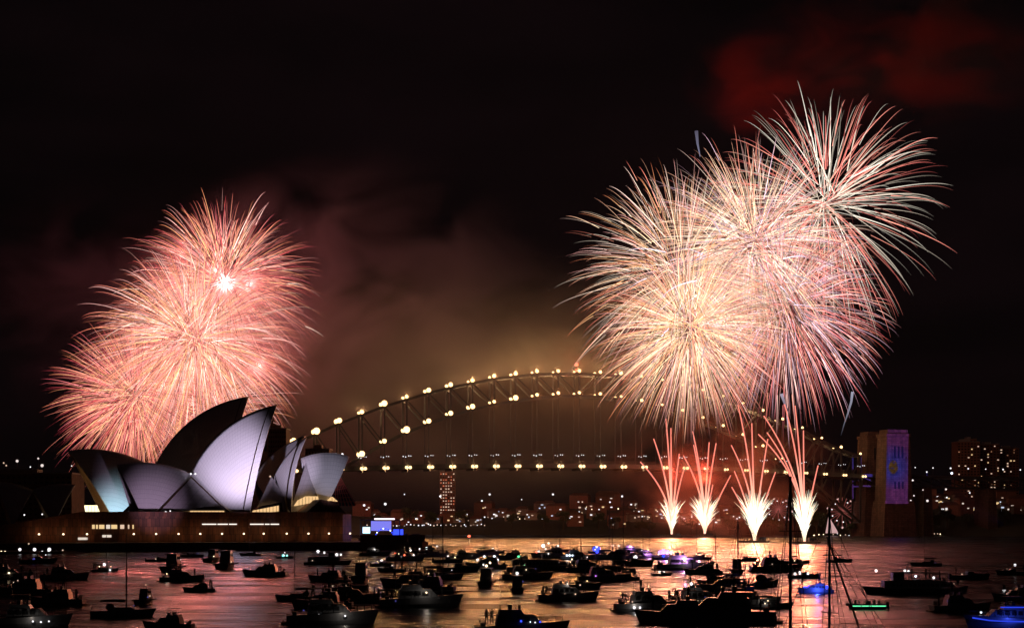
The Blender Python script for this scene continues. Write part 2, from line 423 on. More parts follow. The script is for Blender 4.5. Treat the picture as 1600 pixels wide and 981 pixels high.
# ------------------------------------------------------------------ concert building with sail shells
OA = math.radians(20); OX, OY = gx(300, 760), 760.0
ca, sa = math.cos(OA), math.sin(OA)
def opl(px, py, lat):
    """local point on the vertical plane `lat` metres behind the near ridge plane, under pixel (px, py)"""
    k = (px-800)/F; nO = -sa*OX + ca*OY
    Y = (lat + nO)/(-sa*k + ca); X = k*Y; Z = CH + (HY-py)/F*Y
    dx, dy = X-OX, Y-OY
    return Vector((ca*dx + sa*dy, -sa*dx + ca*dy, Z))
def olx(px, lat): return opl(px, 800, lat).x
house = thing('concert_hall', 'sail roofed concert building with violet lit shells on a brown podium', 'building', (OX, OY, 0), OA)

def tile_mat(name, col):
    m = bpy.data.materials.new(name); m.use_nodes = True; t = m.node_tree; p = t.nodes['Principled BSDF']
    uv = t.nodes.new('ShaderNodeTexCoord'); br = t.nodes.new('ShaderNodeTexBrick')
    br.inputs['Scale'].default_value = 1; br.offset = 0.0
    br.inputs['Color1'].default_value = (*col, 1); br.inputs['Color2'].default_value = (*[c*.965 for c in col], 1)
    br.inputs['Mortar'].default_value = (*[c*.78 for c in col], 1); br.inputs['Mortar Size'].default_value = 0.05
    br.inputs['Brick Width'].default_value = 1.0; br.inputs['Row Height'].default_value = 1.0
    t.links.new(uv.outputs['UV'], br.inputs['Vector']); t.links.new(br.outputs['Color'], p.inputs['Base Color'])
    p.inputs['Roughness'].default_value = 0.5; p.inputs['Specular IOR Level'].default_value = 0.3
    return m
tiles = tile_mat('cream_ceramic_tiles', (0.78, 0.76, 0.72))
soffit = mat('shell_concrete', (0.4, 0.36, 0.32), 0.9, 0, 0.15, 0.3)

def sphere_centre(A, B, C, R):
    a, b = A-C, B-C; n = a.cross(b)
    # circumcentre
    ab = n; cc = C + ((b*a.length_squared - a*b.length_squared).cross(ab))*(-1)/(2*ab.length_squared)
    # sign check: the two formulas differ only by sign
    if abs((cc-A).length - (cc-C).length) > 1e-3: cc = C + ((b*a.length_squared - a*b.length_squared).cross(ab))/(2*ab.length_squared)
    rc = (cc-A).length; R = max(R, rc*1.002); h = math.sqrt(R*R - rc*rc); n = n.normalized()
    c1, c2 = cc+n*h, cc-n*h
    return c1 if (c1.y - c1.z) > (c2.y - c2.z) else c2
def slerp(C, P, Q, t):
    p, q = P-C, Q-C; w = p.angle(q)
    if w < 1e-6: return P.copy()
    return C + (p*math.sin((1-t)*w) + q*math.sin(t*w))/math.sin(w)
def half_shell(B, T, Fp, R, lat, mirror=False, NR=26, NV=22, thick=0.9):
    C = sphere_centre(B, T, Fp, R)
    Cp = Vector((C.x, lat, C.z))
    vb, vt = B-Cp, T-Cp; w = vb.angle(vt)
    grid = []
    for i in range(NR+1):
        t = i/NR; Rp = Cp + (vb*math.sin((1-t)*w) + vt*math.sin(t*w))/math.sin(w)
        grid.append([slerp(C, Fp, Rp, 0.02 + 0.98*j/NV) for j in range(NV+1)])
    mb = MB(); mb.uv = []
    def mir(p): return Vector((p.x, 2*lat-p.y, p.z)) if mirror else p
    Lr = (T-B).length/1.6; Lv = (T-Fp).length/2.4
    for off in (0, 1):
        for i in range(NR+1):
            for j in range(NV+1):
                p = grid[i][j]
                if off: p = p - (p-C).normalized()*thick*(0.35+0.65*(1-j/NV))
                mb.v.append(tuple(mir(p))); mb.uv.append((i/NR*Lr, j/NV*Lv))
    n = (NR+1)*(NV+1); g = lambda i, j, o=0: o*n + i*(NV+1)+j
    fl = lambda f: f[::-1] if mirror else f
    for i in range(NR):
        for j in range(NV):
            mb.f.append(fl((g(i,j), g(i+1,j), g(i+1,j+1), g(i,j+1)))); mb.f.append(fl((g(i,j,1), g(i,j+1,1), g(i+1,j+1,1), g(i+1,j,1))))
    nbf = len(mb.f)
    for j in range(NV):
        mb.f.append(fl((g(0,j), g(0,j+1), g(0,j+1,1), g(0,j,1)))); mb.f.append(fl((g(NR,j+1), g(NR,j), g(NR,j,1), g(NR,j+1,1))))
    for i in range(NR):
        mb.f.append(fl((g(i,NV), g(i+1,NV), g(i+1,NV,1), g(i,NV,1))))
    return mb, grid
def shell(Bp, Tp, Fq, lat, hw, R, mouth=None, label=None):
    B = opl(*Bp, lat); T = opl(*Tp, lat); Fp = opl(*Fq, lat-hw)
    out = []
    for mir in (False, True):
        mb, grid = half_shell(B, T, Fp, R, lat, mir)
        if label: pass
        o = mb.build('shell', tiles, house, smooth=True); out.append((o, grid))
        if label: o['label'] = label
    return out[0][0], out[0][1]
S_main, G_main = shell((297,741), (433,632), (387,823), 0, 19, 72)
S_low, G_low = shell((301,741), (182,726), (227,818), 0, 17, 72)
S_mid, G_mid = shell((429,741), (479,683), (455,803), 0, 12, 50)
S_end, G_end = shell((470,716), (546,713), (506,800), 2, 11, 48)
S_tall, G_tall = shell((236,742), (389,619), (345,826), 60, 24, 75, label='tall unlit dark shell behind the violet one')
S_south, G_south = shell((255,741), (106,704), (178,812), 60, 20, 75)
S_rear, G_rear = shell((395,745), (477,680), (440,810), 52, 18, 60)

def edge_curtain(grid, lat, inset, name, m, frames=None, far=True, idx=-1, parent=None):
    """glass wall closing the mouth of a shell: between its two front edges"""
    mb = MB(); ed = grid[idx]; n = len(ed); k = 8
    for p in ed:
        q = Vector((p.x, 2*lat-p.y, p.z))
        for j in range(k+1):
            r = p.lerp(q, j/k); mb.v.append((r.x + inset, r.y, r.z-0.6))
    for i in range(n-1):
        for j in range(k):
            a = i*(k+1)+j; mb.f.append((a, a+1, a+k+2, a+k+1))
    o = mb.build(name, m, parent or house)
    if frames:
        fb = MB()
        for j in range(0, 2*k+1):
            pts = []
            for p in ed:
                q = Vector((p.x, 2*lat-p.y, p.z)); r = p.lerp(q, j/(2*k)); pts.append((r.x+inset-0.2, r.y, r.z-0.6))
            fb.tube(pts, 0.13, 4)
        fb.build('mullion', frames, o)
    return o
bronze = mat('bronze_mullion', (0.12, 0.07, 0.035), 0.5, 0.4, 0.2, 1)
def glassglow(name, col, s):
    m = bpy.data.materials.new(name); m.use_nodes = True; t = m.node_tree; p = t.nodes['Principled BSDF']
    p.inputs['Base Color'].default_value = (.05,.045,.04,1); p.inputs['Roughness'].default_value = .15
    p.inputs['Emission Color'].default_value = (*col,1)
    n = t.nodes.new('ShaderNodeTexNoise'); n.inputs['Scale'].default_value = .12; tc = t.nodes.new('ShaderNodeTexCoord')
    mu = t.nodes.new('ShaderNodeMath'); mu.operation = 'MULTIPLY'; mu.inputs[1].default_value = s
    t.links.new(tc.outputs['Object'], n.inputs['Vector']); t.links.new(n.outputs['Fac'], mu.inputs[0]); t.links.new(mu.outputs[0], p.inputs['Emission Strength'])
    m.cycles.emission_sampling = 'NONE'; return m
edge_curtain(G_south, 60, 0.5, 'glass_wall', glassglow('amber_glass', (.9,.55,.24), 1.5), bronze)
edge_curtain(G_low, 0, 2.5, 'glass_wall', glassm, bronze)
edge_curtain(G_main, 0, -3.0, 'glass_wall', glassm, bronze)
edge_curtain(G_mid, 0, -2.0, 'glass_wall', glassm, bronze)
edge_curtain(G_tall, 60, -3.0, 'glass_wall', glassm, bronze)
edge_curtain(G_end, 2, -1.0, 'glass_wall', glassm, bronze)
edge_curtain(G_rear, 52, -2.0, 'glass_wall', glassm, bronze)
# side shells closing the gap between two sails: triangles, apex up at the ridge joint, bulging outward
def side_infill(apex, l, r, lat, hw, m=tiles, bulge=2.5):
    A = opl(*apex, lat-2.0); L = opl(*l, lat-hw); Rr = opl(*r, lat-hw)
    mb = MB(); mb.uv = []; N = 14
    out = Vector((0,-1,.3)).normalized()
    for i in range(N+1):
        for j in range(N+1):
            b = L.lerp(Rr, j/N); p = A.lerp(b, i/N)
            s = i/N; w = math.sin(math.pi*j/N)*s*bulge + math.sin(math.pi*s)*bulge*.8
            p = p + out*w; mb.v.append(tuple(p)); mb.uv.append((j/N*8*s, i/N*10))
    for i in range(N):
        for j in range(N):
            a = i*(N+1)+j; mb.f.append((a, a+N+1, a+N+2, a+1))
    n = len(mb.v); back = [(x, y+.8, z-.3) for x, y, z in mb.v]; uv2 = list(mb.uv); f2 = [tuple(q+n for q in f[::-1]) for f in mb.f]
    mb.v += back; mb.uv += uv2; mb.f += f2
    return mb.build('side_shell', m, house, smooth=True)
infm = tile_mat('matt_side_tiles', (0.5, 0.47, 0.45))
side_infill((299,743), (237,812), (366,812), 0, 15.5, infm)
side_infill((424,744), (392,812), (462,812), 0, 10, infm)
side_infill((478,722), (452,800), (502,800), 2, 8, infm)
side_infill((250,748), (190,812), (330,812), 60, 18, infm)
# bronze ribs of the side louvre walls
mb = MB()
for (a, l, r, lat, hw) in (((299,745), (237,810), (366,810), -4.6, 14.2),):
    A = opl(*a, lat); 
    for t in (0, 1): mb.tube([A, opl(*(l if t == 0 else r), lat-hw)], .35, 4)
mb.build('edge_rib', bronze, house)
# podium
PF, PB = -30.0, 105.0                       # lateral planes of the front and rear of the podium
xl, xr = olx(128, PF), olx(556, PF)
PZ = 15.6
podium = MB().prism([(xl,PF), (xr-6,PF), (xr,PF+8), (xr,PB-8), (xr-6,PB), (xl,PB)], 3.6, PZ).build('podium', redgranite, house)
# raised northern part
mb = MB()
a, b = olx(474, PF+3), olx(560, PF+3)
mb.hexa([(a,PF+1,PZ),(b-6,PF+1,PZ),(b-6,PB-10,PZ),(a,PB-10,PZ),(a+8,PF+3,PZ+6.5),(b-10,PF+3,PZ+5),(b-10,PB-14,PZ+5),(a+8,PB-14,PZ+6.5)])
mb.build('upper_terrace', redgranite, house)
# granite panel joints on the podium face
mb = MB()
for i in range(46):
    x = xl + (xr-6-xl)*i/45; mb.box(x-.06, x+.06, PF-.12, PF-.005, 4.0, PZ-1.2)
mb.box(xl, xr-6, PF-.5, PF-.01, PZ-1.0, PZ+.9); mb.build('parapet', redgranite, podium)
# broadwalk
xe = olx(667, PF-16)
mb = MB().prism([(xl-160,PF-22), (xe-4,PF-22), (xe,PF-18), (xe,PB+10), (xl-160,PB+10)], -3, 3.6)
bw = mb.build('seawall', darkstone, house)
mb = MB()
for i in range(60):
    x = xl-150 + (xe-xl+148)*i/59; mb.bar((x,PF-21.5,3.6),(x,PF-21.5,4.7),.08)
for z in (4.1, 4.7): mb.bar((xl-150,PF-21.5,z),(xe-2,PF-21.5,z),.07)
mb.build('handrail', alu, bw)
mb = MB().box(olx(560,PF-16), xe-2, PF-20, PF-19, 3.61, 6.6); mb.build('end_wall', redgranite, bw)
# monumental stairs on the left
mb = MB(); N = 26; Lst = 66
for i in range(N):
    z = PZ - (PZ-3.7)*(i+1)/N; x0 = xl - Lst*(i+1)/N; mb.box(x0, x0+Lst/N-.001, PF+2, PB-5, 3.61, z)
mb.build('stairs', mat('pink_granite_steps', (.34,.22,.17), .8, 0, .2, .5), house)
mb = MB().hexa([(xl-Lst,PF,3.61),(xl,PF,3.61),(xl,PF+1.9,3.61),(xl-Lst,PF+1.9,3.61),(xl-Lst,PF,4.6),(xl,PF,PZ+.9),(xl,PF+1.9,PZ+.9),(xl-Lst,PF+1.9,4.6)])
mb.build('stair_wall', redgranite, house)
# lit openings
def strip(px0, px1, py, h, m, name='strip_light', lat=PF-.35, gaps=()):
    a, b = opl(px0, py, lat), opl(px1, py, lat)
    return MB().box(a.x, b.x, lat-.15, lat+.3, a.z-h/2, a.z+h/2).build(name, m, house)
g_line = glow('white_line_light', (1,.9,.8), 1.3)
for a, b in ((316,338),(340,356),(358,370),(391,412),(414,421),(423,436)): strip(a, b, 818.5, .45, g_line)
for a, b, m in ((144,148,g_win),(150,153,g_win),(155,163,g_win),(166,172,g_winc),(174,183,g_win),(188,194,g_dim),(200,202,g_dim),(207,209,g_win)):
    w = strip(a, b, 822.5, 1.7, m, 'window')
a, b = opl(97,836,PF-.4), opl(137,836,PF-.4)
for p0, p1, z0, z1, m in ((122,137,839,843,g_winc),(160,174,835,839,g_winc)):
    A, B = opl(p0,z1,PF-.4), opl(p1,z0,PF-.4); MB().box(A.x, B.x, PF-.5, PF-.1, A.z, A.z+1.0).build('window', m, house)
# foyer windows under the shells
def foyer(pts, lat, m=g_foyer, roof=True):
    P = [opl(x, y, lat) for x, y in pts]
    n = len(P); mb = MB(); mb.v = [tuple(p) for p in P] + [(p.x, p.y+4, p.z) for p in P]
    mb.f = [tuple(range(n)), tuple(range(2*n-1, n-1, -1))] + [(i, i+n, (i+1) % n+n, (i+1) % n) for i in range(n)]
    o = mb.build('foyer_window', m, house)
    fb = MB(); x0, x1 = min(p.x for p in P), max(p.x for p in P); z0, z1 = min(p.z for p in P), max(p.z for p in P)
    k = max(3, int((x1-x0)/1.4))
    for i in range(1, k): fb.box(x0+(x1-x0)*i/k-.07, x0+(x1-x0)*i/k+.07, lat-.2, lat-.02, z0, z1-.3)
    fb.build('mullion', bronze, o); return o
foyer([(297,804.5),(352,804.5),(350,797.5),(299,797.5)], -19.5)
foyer([(395,803),(437,798),(436,789),(408,793),(398,797)], -15)
foyer([(462,790),(498,783),(497,775),(480,775),(468,781)], -13)
foyer([(514,781),(528,783),(520,776)], -12)
foyer([(136,806),(158,806),(152,789),(133,789)], 41, glow('bright_foyer', (1,.8,.45), 2.2))
# low roofs and lift housings on the podium top
mb = MB()
for pts, lat, d in (([(226,806),(222,800),(205,797),(190,806)], -21, 10), ([(290,797.5),(322,791),(348,790),(368,806),(352,806),(352,797)], -21, 5), ([(396,797),(410,790),(440,785),(444,806),(437,806),(437,789)], -17, 5)):
    P = [opl(x, y, lat) for x, y in pts]; n = len(P); mb = MB(); k = 0
    mb.v += [tuple(p) for p in P] + [(p.x, p.y+d, p.z) for p in P]
    mb.f += [tuple(k+i for i in range(n)), tuple(k+i for i in range(2*n-1, n-1, -1))] + [(k+i, k+i+n, k+(i+1) % n+n, k+(i+1) % n) for i in range(n)]
    mb.build('low_roof', mat('dark_roof', (.07,.05,.04), .8), house)
# north foyer glass; red firework reflections put into the mullion colour
mb = MB(); A = [opl(x, y, 8) for x, y in ((524,748),(530,742),(556,790),(512,790))]
fb = MB()
for t in range(9):
    fb.tube([A[0].lerp(A[1], t/8), A[3].lerp(A[2], t/8)], .22, 4)
for t in range(1, 7):
    fb.tube([A[0].lerp(A[3], t/7), A[1].lerp(A[2], t/7)], .16, 4)
n = MB().quad(*A).v
g = MB().hexa([A[3], A[2], A[2]+Vector((0,.3,0)), A[3]+Vector((0,.3,0)), A[0], A[1], A[1]+Vector((0,.3,0)), A[0]+Vector((0,.3,0))]).build('glass_wall', glassm, house)
fb.build('mullion', mat('mullion_red_reflection', (.5,.09,.05), .5), g)

# flood lights for the shells (unseen added spots, placed without fixtures)
def L2W(v): return Vector((OX + ca*v[0] - sa*v[1], OY + sa*v[0] + ca*v[1], v[2]))
def flood(px, lat, target, tlat, e, col, deg, r=.6, z=4.2, fix=True, blend=.9):
    x = olx(px, lat)
    if fix:
        f = MB().box(x-.7, x+.7, lat-.5, lat+.5, 3.61, z-.3).build('floodlight', steel, house)
    p = Vector((x, lat, z+.4)); tg = opl(*target, tlat)
    spot('flood_beam', p, tg, e, col, deg, r, blend, house)
lav = (0.80, 0.66, 1.0)
flood(432, -105, (366,722), -12, 0.75e6, lav, 26, z=10, fix=False, blend=.9)
flood(262, -105, (240,786), -12, 0.15e6, (0.80,0.55,.92), 20, z=9, fix=False, blend=1)
flood(490, -105, (458,728), -6, 0.4e6, lav, 16, z=10, fix=False, blend=1)
flood(540, -105, (514,742), -6, 0.17e6, (0.7,0.66,.95), 14, z=10, fix=False, blend=1)
flood(205, 14, (188,800), 42, 1.1e5, (0.5,0.78,1.0), 60, z=16.2, fix=False, blend=1)
# promenade lamps
pl = MB().bar((0,0,0),(0,0,3.1),.16).box(-.25,.25,-.25,.25,3.1,3.25).mesh('post', alu)
gl = bulb_mesh(g_warm)
for k, px in enumerate((61,99,136,209,244,279,313,347,381,412,448,482,514,547)):
    x = olx(px, PF-5); w = L2W((x, PF-5, 3.61))
    t = thing('promenade_lamp', 'globe lamp on a short post along the brown podium wall', 'street lamp', w, OA, 'globe lamps along the podium')
    place('post', pl, t); place('globe', gl, t, (0,0,3.5), scale=.42)
    point('lamp_light', (0,1.2,3.7), 170, (1,.55,.25), .3, t).data.shadow_soft_size = .15

# ------------------------------------------------------------------ small sail roofed restaurant and terminal at far left
rest = thing('restaurant_pavilion', 'small dim sail roofed pavilion left of the podium stairs', 'pavilion', L2W((olx(60, 40), 40, 0)), OA)
def rshell(Bp, Tp, Fq, lat, hw, R):
    off = Vector((olx(60, 40), 40, 0))
    B, T, Fp = opl(*Bp, lat), opl(*Tp, lat), opl(*Fq, lat-hw)
    for mir in (False, True):
        mb, _ = half_shell(B, T, Fp, R, lat, mir, 14, 12)
        mb.v = [tuple(Vector(v)-off) for v in mb.v]; mb.build('shell', infm, rest, smooth=True)
rshell((50,765), (118,757), (84,822), 40, 14, 45)
rshell((52,766), (-12,752), (20,822), 40, 14, 45)
MB().box(-32, 24, -17, 14, 3.3, 11).build('base', redgranite, rest)
g = MB()
for i in range(16): g.box(-30+i*3.2, -28+i*3.2, -17.3, -17.05, 6.5, 8.8)
for i in range(0, 16, 3): MB().box(-30+i*3.2, -28+i*3.2, -17.4, -17.1, 6.5, 8.0).build('window', g_dim, rest)

def block(name, label, cat, px0, px1, pytop, Y, depth, m, wins=0, group=None, zb=0, wmats=(g_win, g_winc, g_dim), seed=1, cols=8, ws=1.4, cap=None):
    x0, x1 = gx(px0, Y), gx(px1, Y); zt = CH + (HY-pytop)/F*Y; cx = (x0+x1)/2
    t = thing(name, label, cat, (cx, Y+depth/2, zb), 0, group)
    w = (x1-x0)/2; H = zt-zb
    b = MB().box(-w, w, -depth/2, depth/2, -6, H).build('wall', m, t)
    MB().box(-w-.4, w+.4, -depth/2-.4, depth/2+.4, H+.01, H+.8).box(-w*.4, w*.3, -depth*.2, depth*.2, H+.81, H+3).build('roof', concrete, t)
    r = random.Random(seed); rows = max(2, int(H/3.2)); grid = [(i, j) for i in range(cols) for j in range(rows)]
    dark = MB(); pick = set(r.sample(grid, min(wins, len(grid))))
    sp = 2*w/cols
    for i, j in grid:
        if (i, j) in pick: continue
        x = -w + sp*(i+.5); z = H - 2 - j*3.1
        if z > 0: dark.box(x-sp*.28, x+sp*.28, -depth/2-.05, -depth/2-.01, z-.8, z+.6)
    if dark.v: dark.build('dark_windows', glassm, t)['kind'] = 'stuff'
    me = MB().box(-ws/2, ws/2, -.12, 0, -.6, .6)
    cache = {}
    for (i, j) in sorted(pick):
        x = -w + sp*(i+.5); z = H - 2 - j*3.1
        if z < .5: continue
        mm = r.choice(wmats)
        if mm.name not in cache: cache[mm.name] = me.mesh('window', mm)
        place('window', cache[mm.name], t, (x, -depth/2-.02, z), scale=(r.uniform(.7, 1.3), 1, r.uniform(.7, 1.1)))
    return t
brown_win = glow('brown_window', (1,.5,.25), .25)
# tower under the bridge, seen through the haze
block('apartment_tower', 'slim apartment tower with red lit windows seen under the bridge deck', 'tower', 687, 711, 737, 1760, 24, brickm, 62, zb=14, wmats=(g_dim, glow('red_window', (1,.25,.12), .7), g_dim), seed=4, cols=6, ws=1.3)
for k, (a, b, top, Y, n, c, lab) in enumerate(((1496,1531,690,1900,20,7,'broad dark apartment block with warm windows right of the lit pylon'),
      (1531,1562,694,1930,26,6,'apartment block with many lit windows between two taller blocks at right'), (1562,1592,700,1960,22,6,'low brown apartment block with a bright top floor near the right edge'),
      (1508,1526,686,1990,7,3,'narrow tower standing behind the broad apartment block at right'))):
    block('apartment_block', lab, 'apartment block', a, b, top, Y, 26, brickm, n, 'apartment blocks on the northern shore', zb=28, seed=10+k, cols=c, ws=1.5, wmats=(g_win, g_dim, g_dim, brown_win))
# wharf buildings between the sails and the bridge
block('wharf_building', 'dark stone building with two white lamps behind the sails', 'building', 477, 514, 702, 1010, 18, darkstone, 0, zb=0)
bw2 = block('wharf_building', 'dark stone tower block behind the violet shell', 'building', 419, 447, 670, 1120, 20, darkstone, 0, zb=0)
block('harbour_terminal', 'long dark harbour terminal behind the left pavilion', 'terminal', -60, 112, 740, 1010, 30, darkstone, 0, zb=0, cols=20)

def lamp_at(px, py, Y, m, s, label, group=None, cat='lamp', base=None, name='shore_lamp', light=0, lc=(1,1,1)):
    """a lamp on a post: the post reaches down to base (m)"""
    p = at(px, py, Y); zb = base if base is not None else max(0, hillz(p.x, Y))
    zb = min(zb, p.z-2.5)
    t = thing(name, label, cat, (p.x, p.y, zb), 0, group)
    MB().bar((0,0,0), (0,0,p.z-zb), .22).bar((-.5,0,p.z-zb), (.5,0,p.z-zb), .2).build('post', alu, t)
    place('bulb', bulb_mesh(m), t, (0, -.3, p.z-zb), scale=s)
    if light: point('lamp_light', (0, -1.5, p.z-zb), light, lc, .6, t)
    return t
for x, y, s in ((6,723,.5),(10,727,.5),(27,720,.9),(60,716,.6),(66,727,1.0),(58,735,.8)):
    lamp_at(x, y, 1100, g_dim if s < .6 else glow('pale_bulb', (1,.85,.8), .9), s, 'small pale lamp on a post along the dark approach road', 'lamps along the approach road', base=20)
lamp_at(525, 709.5, 1005, g_white, .7, 'white lamp on the wharf building roof', None, base=28); lamp_at(535, 709.5, 1005, g_white, .7, 'right one of two white lamps on the wharf building roof', None, base=28)
# far shore: houses, lamps
hr = random.Random(21)
def house_kind(w, d, h, wallmat):
    a = MB().box(-w/2, w/2, -d/2, d/2, -3, h).mesh('wall', wallmat)
    r = MB(); r.v = [(-w/2-.4,-d/2-.4,h+.01),(w/2+.4,-d/2-.4,h+.01),(w/2+.4,d/2+.4,h+.01),(-w/2-.4,d/2+.4,h+.01),(-w/2+2,0,h+2.6),(w/2-2,0,h+2.6)]
    r.f = [(3,2,1,0),(0,1,5,4),(2,3,4,5),(1,2,5),(3,0,4)]
    return (w, d, h, a, r.mesh('roof', roofm))
kinds = [house_kind(12, 9, 6.5, wallm), house_kind(16, 10, 9.5, brickm), house_kind(9, 8, 5.5, wallm), house_kind(20, 11, 13, brickm)]
wq = MB().box(-.9, .9, -.1, 0, -.7, .7); wcache = [wq.mesh('window', m) for m in (g_win, g_winc, g_dim, g_white, glow('cool_window', (.7,.8,1), .9))]
hn = 0
HW = {0: 'cream rendered cottage', 1: 'brick house of three storeys', 2: 'small cream cottage', 3: 'brick flats of four storeys'}
def far_house(px, Y, where):
    global hn
    x = gx(px, Y); z = hillz(x, Y); k = hr.choice((0,0,1,2,2,3)); w, d, h, wm, rm = kinds[k]
    t = thing('harbour_house', f'{HW[k]} on the dark {where}', 'house', (x, Y, z), hr.uniform(-.4, .4), f'{HW[k]}s on the dark {where}')
    place('wall', wm, t); place('roof', rm, t)
    for c in range(hr.choice((2,3,3,4))):
        place('window', hr.choice(wcache), t, (hr.uniform(-w/2+1, w/2-1), -d/2-.02, hr.uniform(1.5, h-1)), scale=(hr.uniform(.6,1.5), 1, hr.uniform(.5,1.0)))
    hn += 1
for i in range(30): far_house(570+i*14.5+hr.uniform(-4,4), hr.choice((1660,1700,1745,1790)), 'hill seen under the arch')
for i in range(24): far_house(900+i*11+hr.uniform(-4,4), hr.choice((1665,1710,1760,1850)), 'hill behind the water fountains of fire')
for i in range(26): far_house(1440+i*7+hr.uniform(-3,3), hr.choice((1560,1620,1680,1760,1840)), 'slope below the right apartment blocks')
lr = random.Random(3)
def shore_lamps(x0, x1, n, ylo, yhi, Y, label, group, mats, s0=.35, s1=.7):
    for i in range(n):
        px = x0+(x1-x0)*(i+lr.uniform(.1,.9))/n
        lamp_at(px, lr.uniform(ylo, yhi), Y, lr.choice(mats), lr.uniform(s0, s1), label, group)
shore_lamps(572, 760, 34, 818, 821.5, 1640, 'tiny white waterfront lamp on the shore under the arch', 'waterfront lamps under the arch', (g_white, g_dim, g_white))
shore_lamps(730, 880, 26, 806, 820, 1700, 'tiny white lamp among houses under the arch', 'lamps among the houses under the arch', (g_white, g_warm, g_dim))
shore_lamps(880, 1040, 34, 790, 824, 1700, 'tiny warm lamp on the shore behind the left fire fountain', 'lamps left of the fire fountains', (g_warm, g_dim, g_white))
shore_lamps(1270, 1600, 50, 833, 836, 1500, 'tiny white promenade lamp along the right shore', 'promenade lamps along the right shore', (g_white, g_dim, g_warm), .3, .6)
shore_lamps(1430, 1598, 20, 765, 822, 1620, 'tiny dim lamp on the slope at right', 'lamps on the right slope', (g_dim, g_white, g_warm), .3, .7)
for px, py, s, m, e, lab in ((1465,827,2.2,g_white,4e3,'triangular white floodlight on the right shore'),(1525,797,2.6,g_cool,6e3,'single brilliant white floodlight on the right slope'),
        (1478,828,1.2,g_white,0,'small white lamp right of the triangular floodlight'),(1504,829,1.3,g_white,0,'small white lamp below the brilliant floodlight'),
        (1343,827,1.5,glow('pink_bulb',(1,.5,.4),2),0,'pink white lamp on the shore below the dark pylon'),(1400,827,.9,g_warm,0,'dim orange lamp below the lit pylon'),
        (1493,805,1.2,glow('orange_bulb',(1,.4,.2),1),0,'reddish lamp left of the brilliant floodlight'),(1567,795,1.0,g_dim,0,'pale lamp on the slope at far right')):
    lamp_at(px, py, 1560, m, s, lab, base=3, light=e, lc=(.8,.88,1))
for px, py, s in ((765,772,1.1),(753,782,1.0),(864,772,1.1),(569,789,1.1),(602,787,1.2),(688,775,1.0),(632,772,.6),(815,780,.6),(953,784,.9),(972,775,1.1)):
    lamp_at(px, py, 1500 if px > 700 else 1300, g_white, s*.8, f'white lamp on a tall mast rising {("right" if px>860 else "under the arch") if px>700 else "beside the stage"}' if False else
        {765:'white masthead lamp under the middle of the arch',753:'white lamp low left of the middle arch lamp',864:'white masthead lamp beside the tall black mast',569:'white lamp just right of the podium corner',602:'white lamp above the blue stage',
         688:'white lamp at the left edge of the red lit tower',632:'faint lamp between stage and tower',815:'faint lamp between two masthead lamps under the arch',953:'pinkish lamp on a mast left of the first fire fountain',972:'double white lamp on a mast left of the first fire fountain'}[px], base=2, name='mast_lamp')
# lights beside the right pylon
for px, py, s in ((1426,750,.8),(1428,774,.6),(1422,782,1.4),(1449,782,1.0),(1478,764,.8),(1442,765,.5)):
    lamp_at(px, py, 1440, glow('pale_bulb2', (1,.85,.8), 1.2), s, {1426:'pale lamp at deck height right of the lit pylon',1428:'faint lamp right of the pylon foot',1422:'bright pale lamp at the lower corner of the lit pylon',1449:'pale lamp just right of the bright corner lamp',1478:'dim pale lamp below the approach deck',1442:'faint lamp below the approach deck beside the pylon'}[px], base=2)
lamp_at(1487, 739, 1400, g_cool, 1.0, 'blue white lamp on the approach deck at right', base=50); lamp_at(1424+24, 737, 1400, g_white, .6, 'white lamp on the approach deck near the pylon', base=50)

# ferris wheel
def ferris(px, py, Y, R, label):
    c = at(px, py, Y); t = thing('ferris_wheel', label, 'ferris wheel', (c.x, c.y, 2), -.2)
    h = c.z-2; N = 20
    pts = [(R*math.cos(2*math.pi*i/40), 0, h+R*math.sin(2*math.pi*i/40)) for i in range(41)]
    rim = MB().tube([Vector(p)+Vector((0,-1.2,0)) for p in pts], .35, 5, caps=False).tube([Vector(p)+Vector((0,1.2,0)) for p in pts], .35, 5, caps=False); rim.build('rim', steel, t)
    sp = MB()
    for i in range(N):
        a = 2*math.pi*i/N
        for y in (-1.2, 1.2): sp.bar((0,y,h), (R*math.cos(a), y, h+R*math.sin(a)), .2)
    sp.build('spokes', glow('pink_spokes', (1,.25,.22), .55), t)
    for i in range(N):
        a = 2*math.pi*i/N
        MB().ball((R*1.03*math.cos(a), 0, h+R*1.03*math.sin(a)-1.0), 1.0, 8, 5).build('gondola', glow('gondola_light', (1,.6,.55), .9) if i % 3 == 0 else steel, t)
        if i % 2: place('bulb', bulb_mesh(g_white), t, (R*.72*math.cos(a+.1), -1.6, h+R*.72*math.sin(a+.1)), scale=.55)
    MB().bar((-7,-3,0),(0,-1.6,h),.7).bar((7,-3,0),(0,-1.6,h),.7).bar((-7,3,0),(0,1.6,h),.7).bar((7,3,0),(0,1.6,h),.7).ball((0,0,h),1.6,8,5).build('support', steel, t)
ferris(1316, 799, 1490, 12.5, 'pink lit ferris wheel on the shore left of the dark pylon')
ferris(1216, 797, 1560, 12, 'dim ferris wheel between the two right fire fountains')
# festival tent glowing pink white
c = at(1300, 820, 1480); t = thing('festival_tent', 'pale pink lit pointed tent left of the ferris wheel', 'tent', (c.x, c.y, 2.5), 0)
mb = MB(); mb.v = [(-5,-4,0),(5,-4,0),(5,4,0),(-5,4,0),(-3,0,15)]; mb.f = [(3,2,1,0),(0,1,4),(1,2,4),(2,3,4),(3,0,4)]
mb.build('canopy', glow('lit_tent', (1,.6,.58), .6), t); MB().bar((-3,0,15),(-3,0,19),.3).build('pole', steel, t)

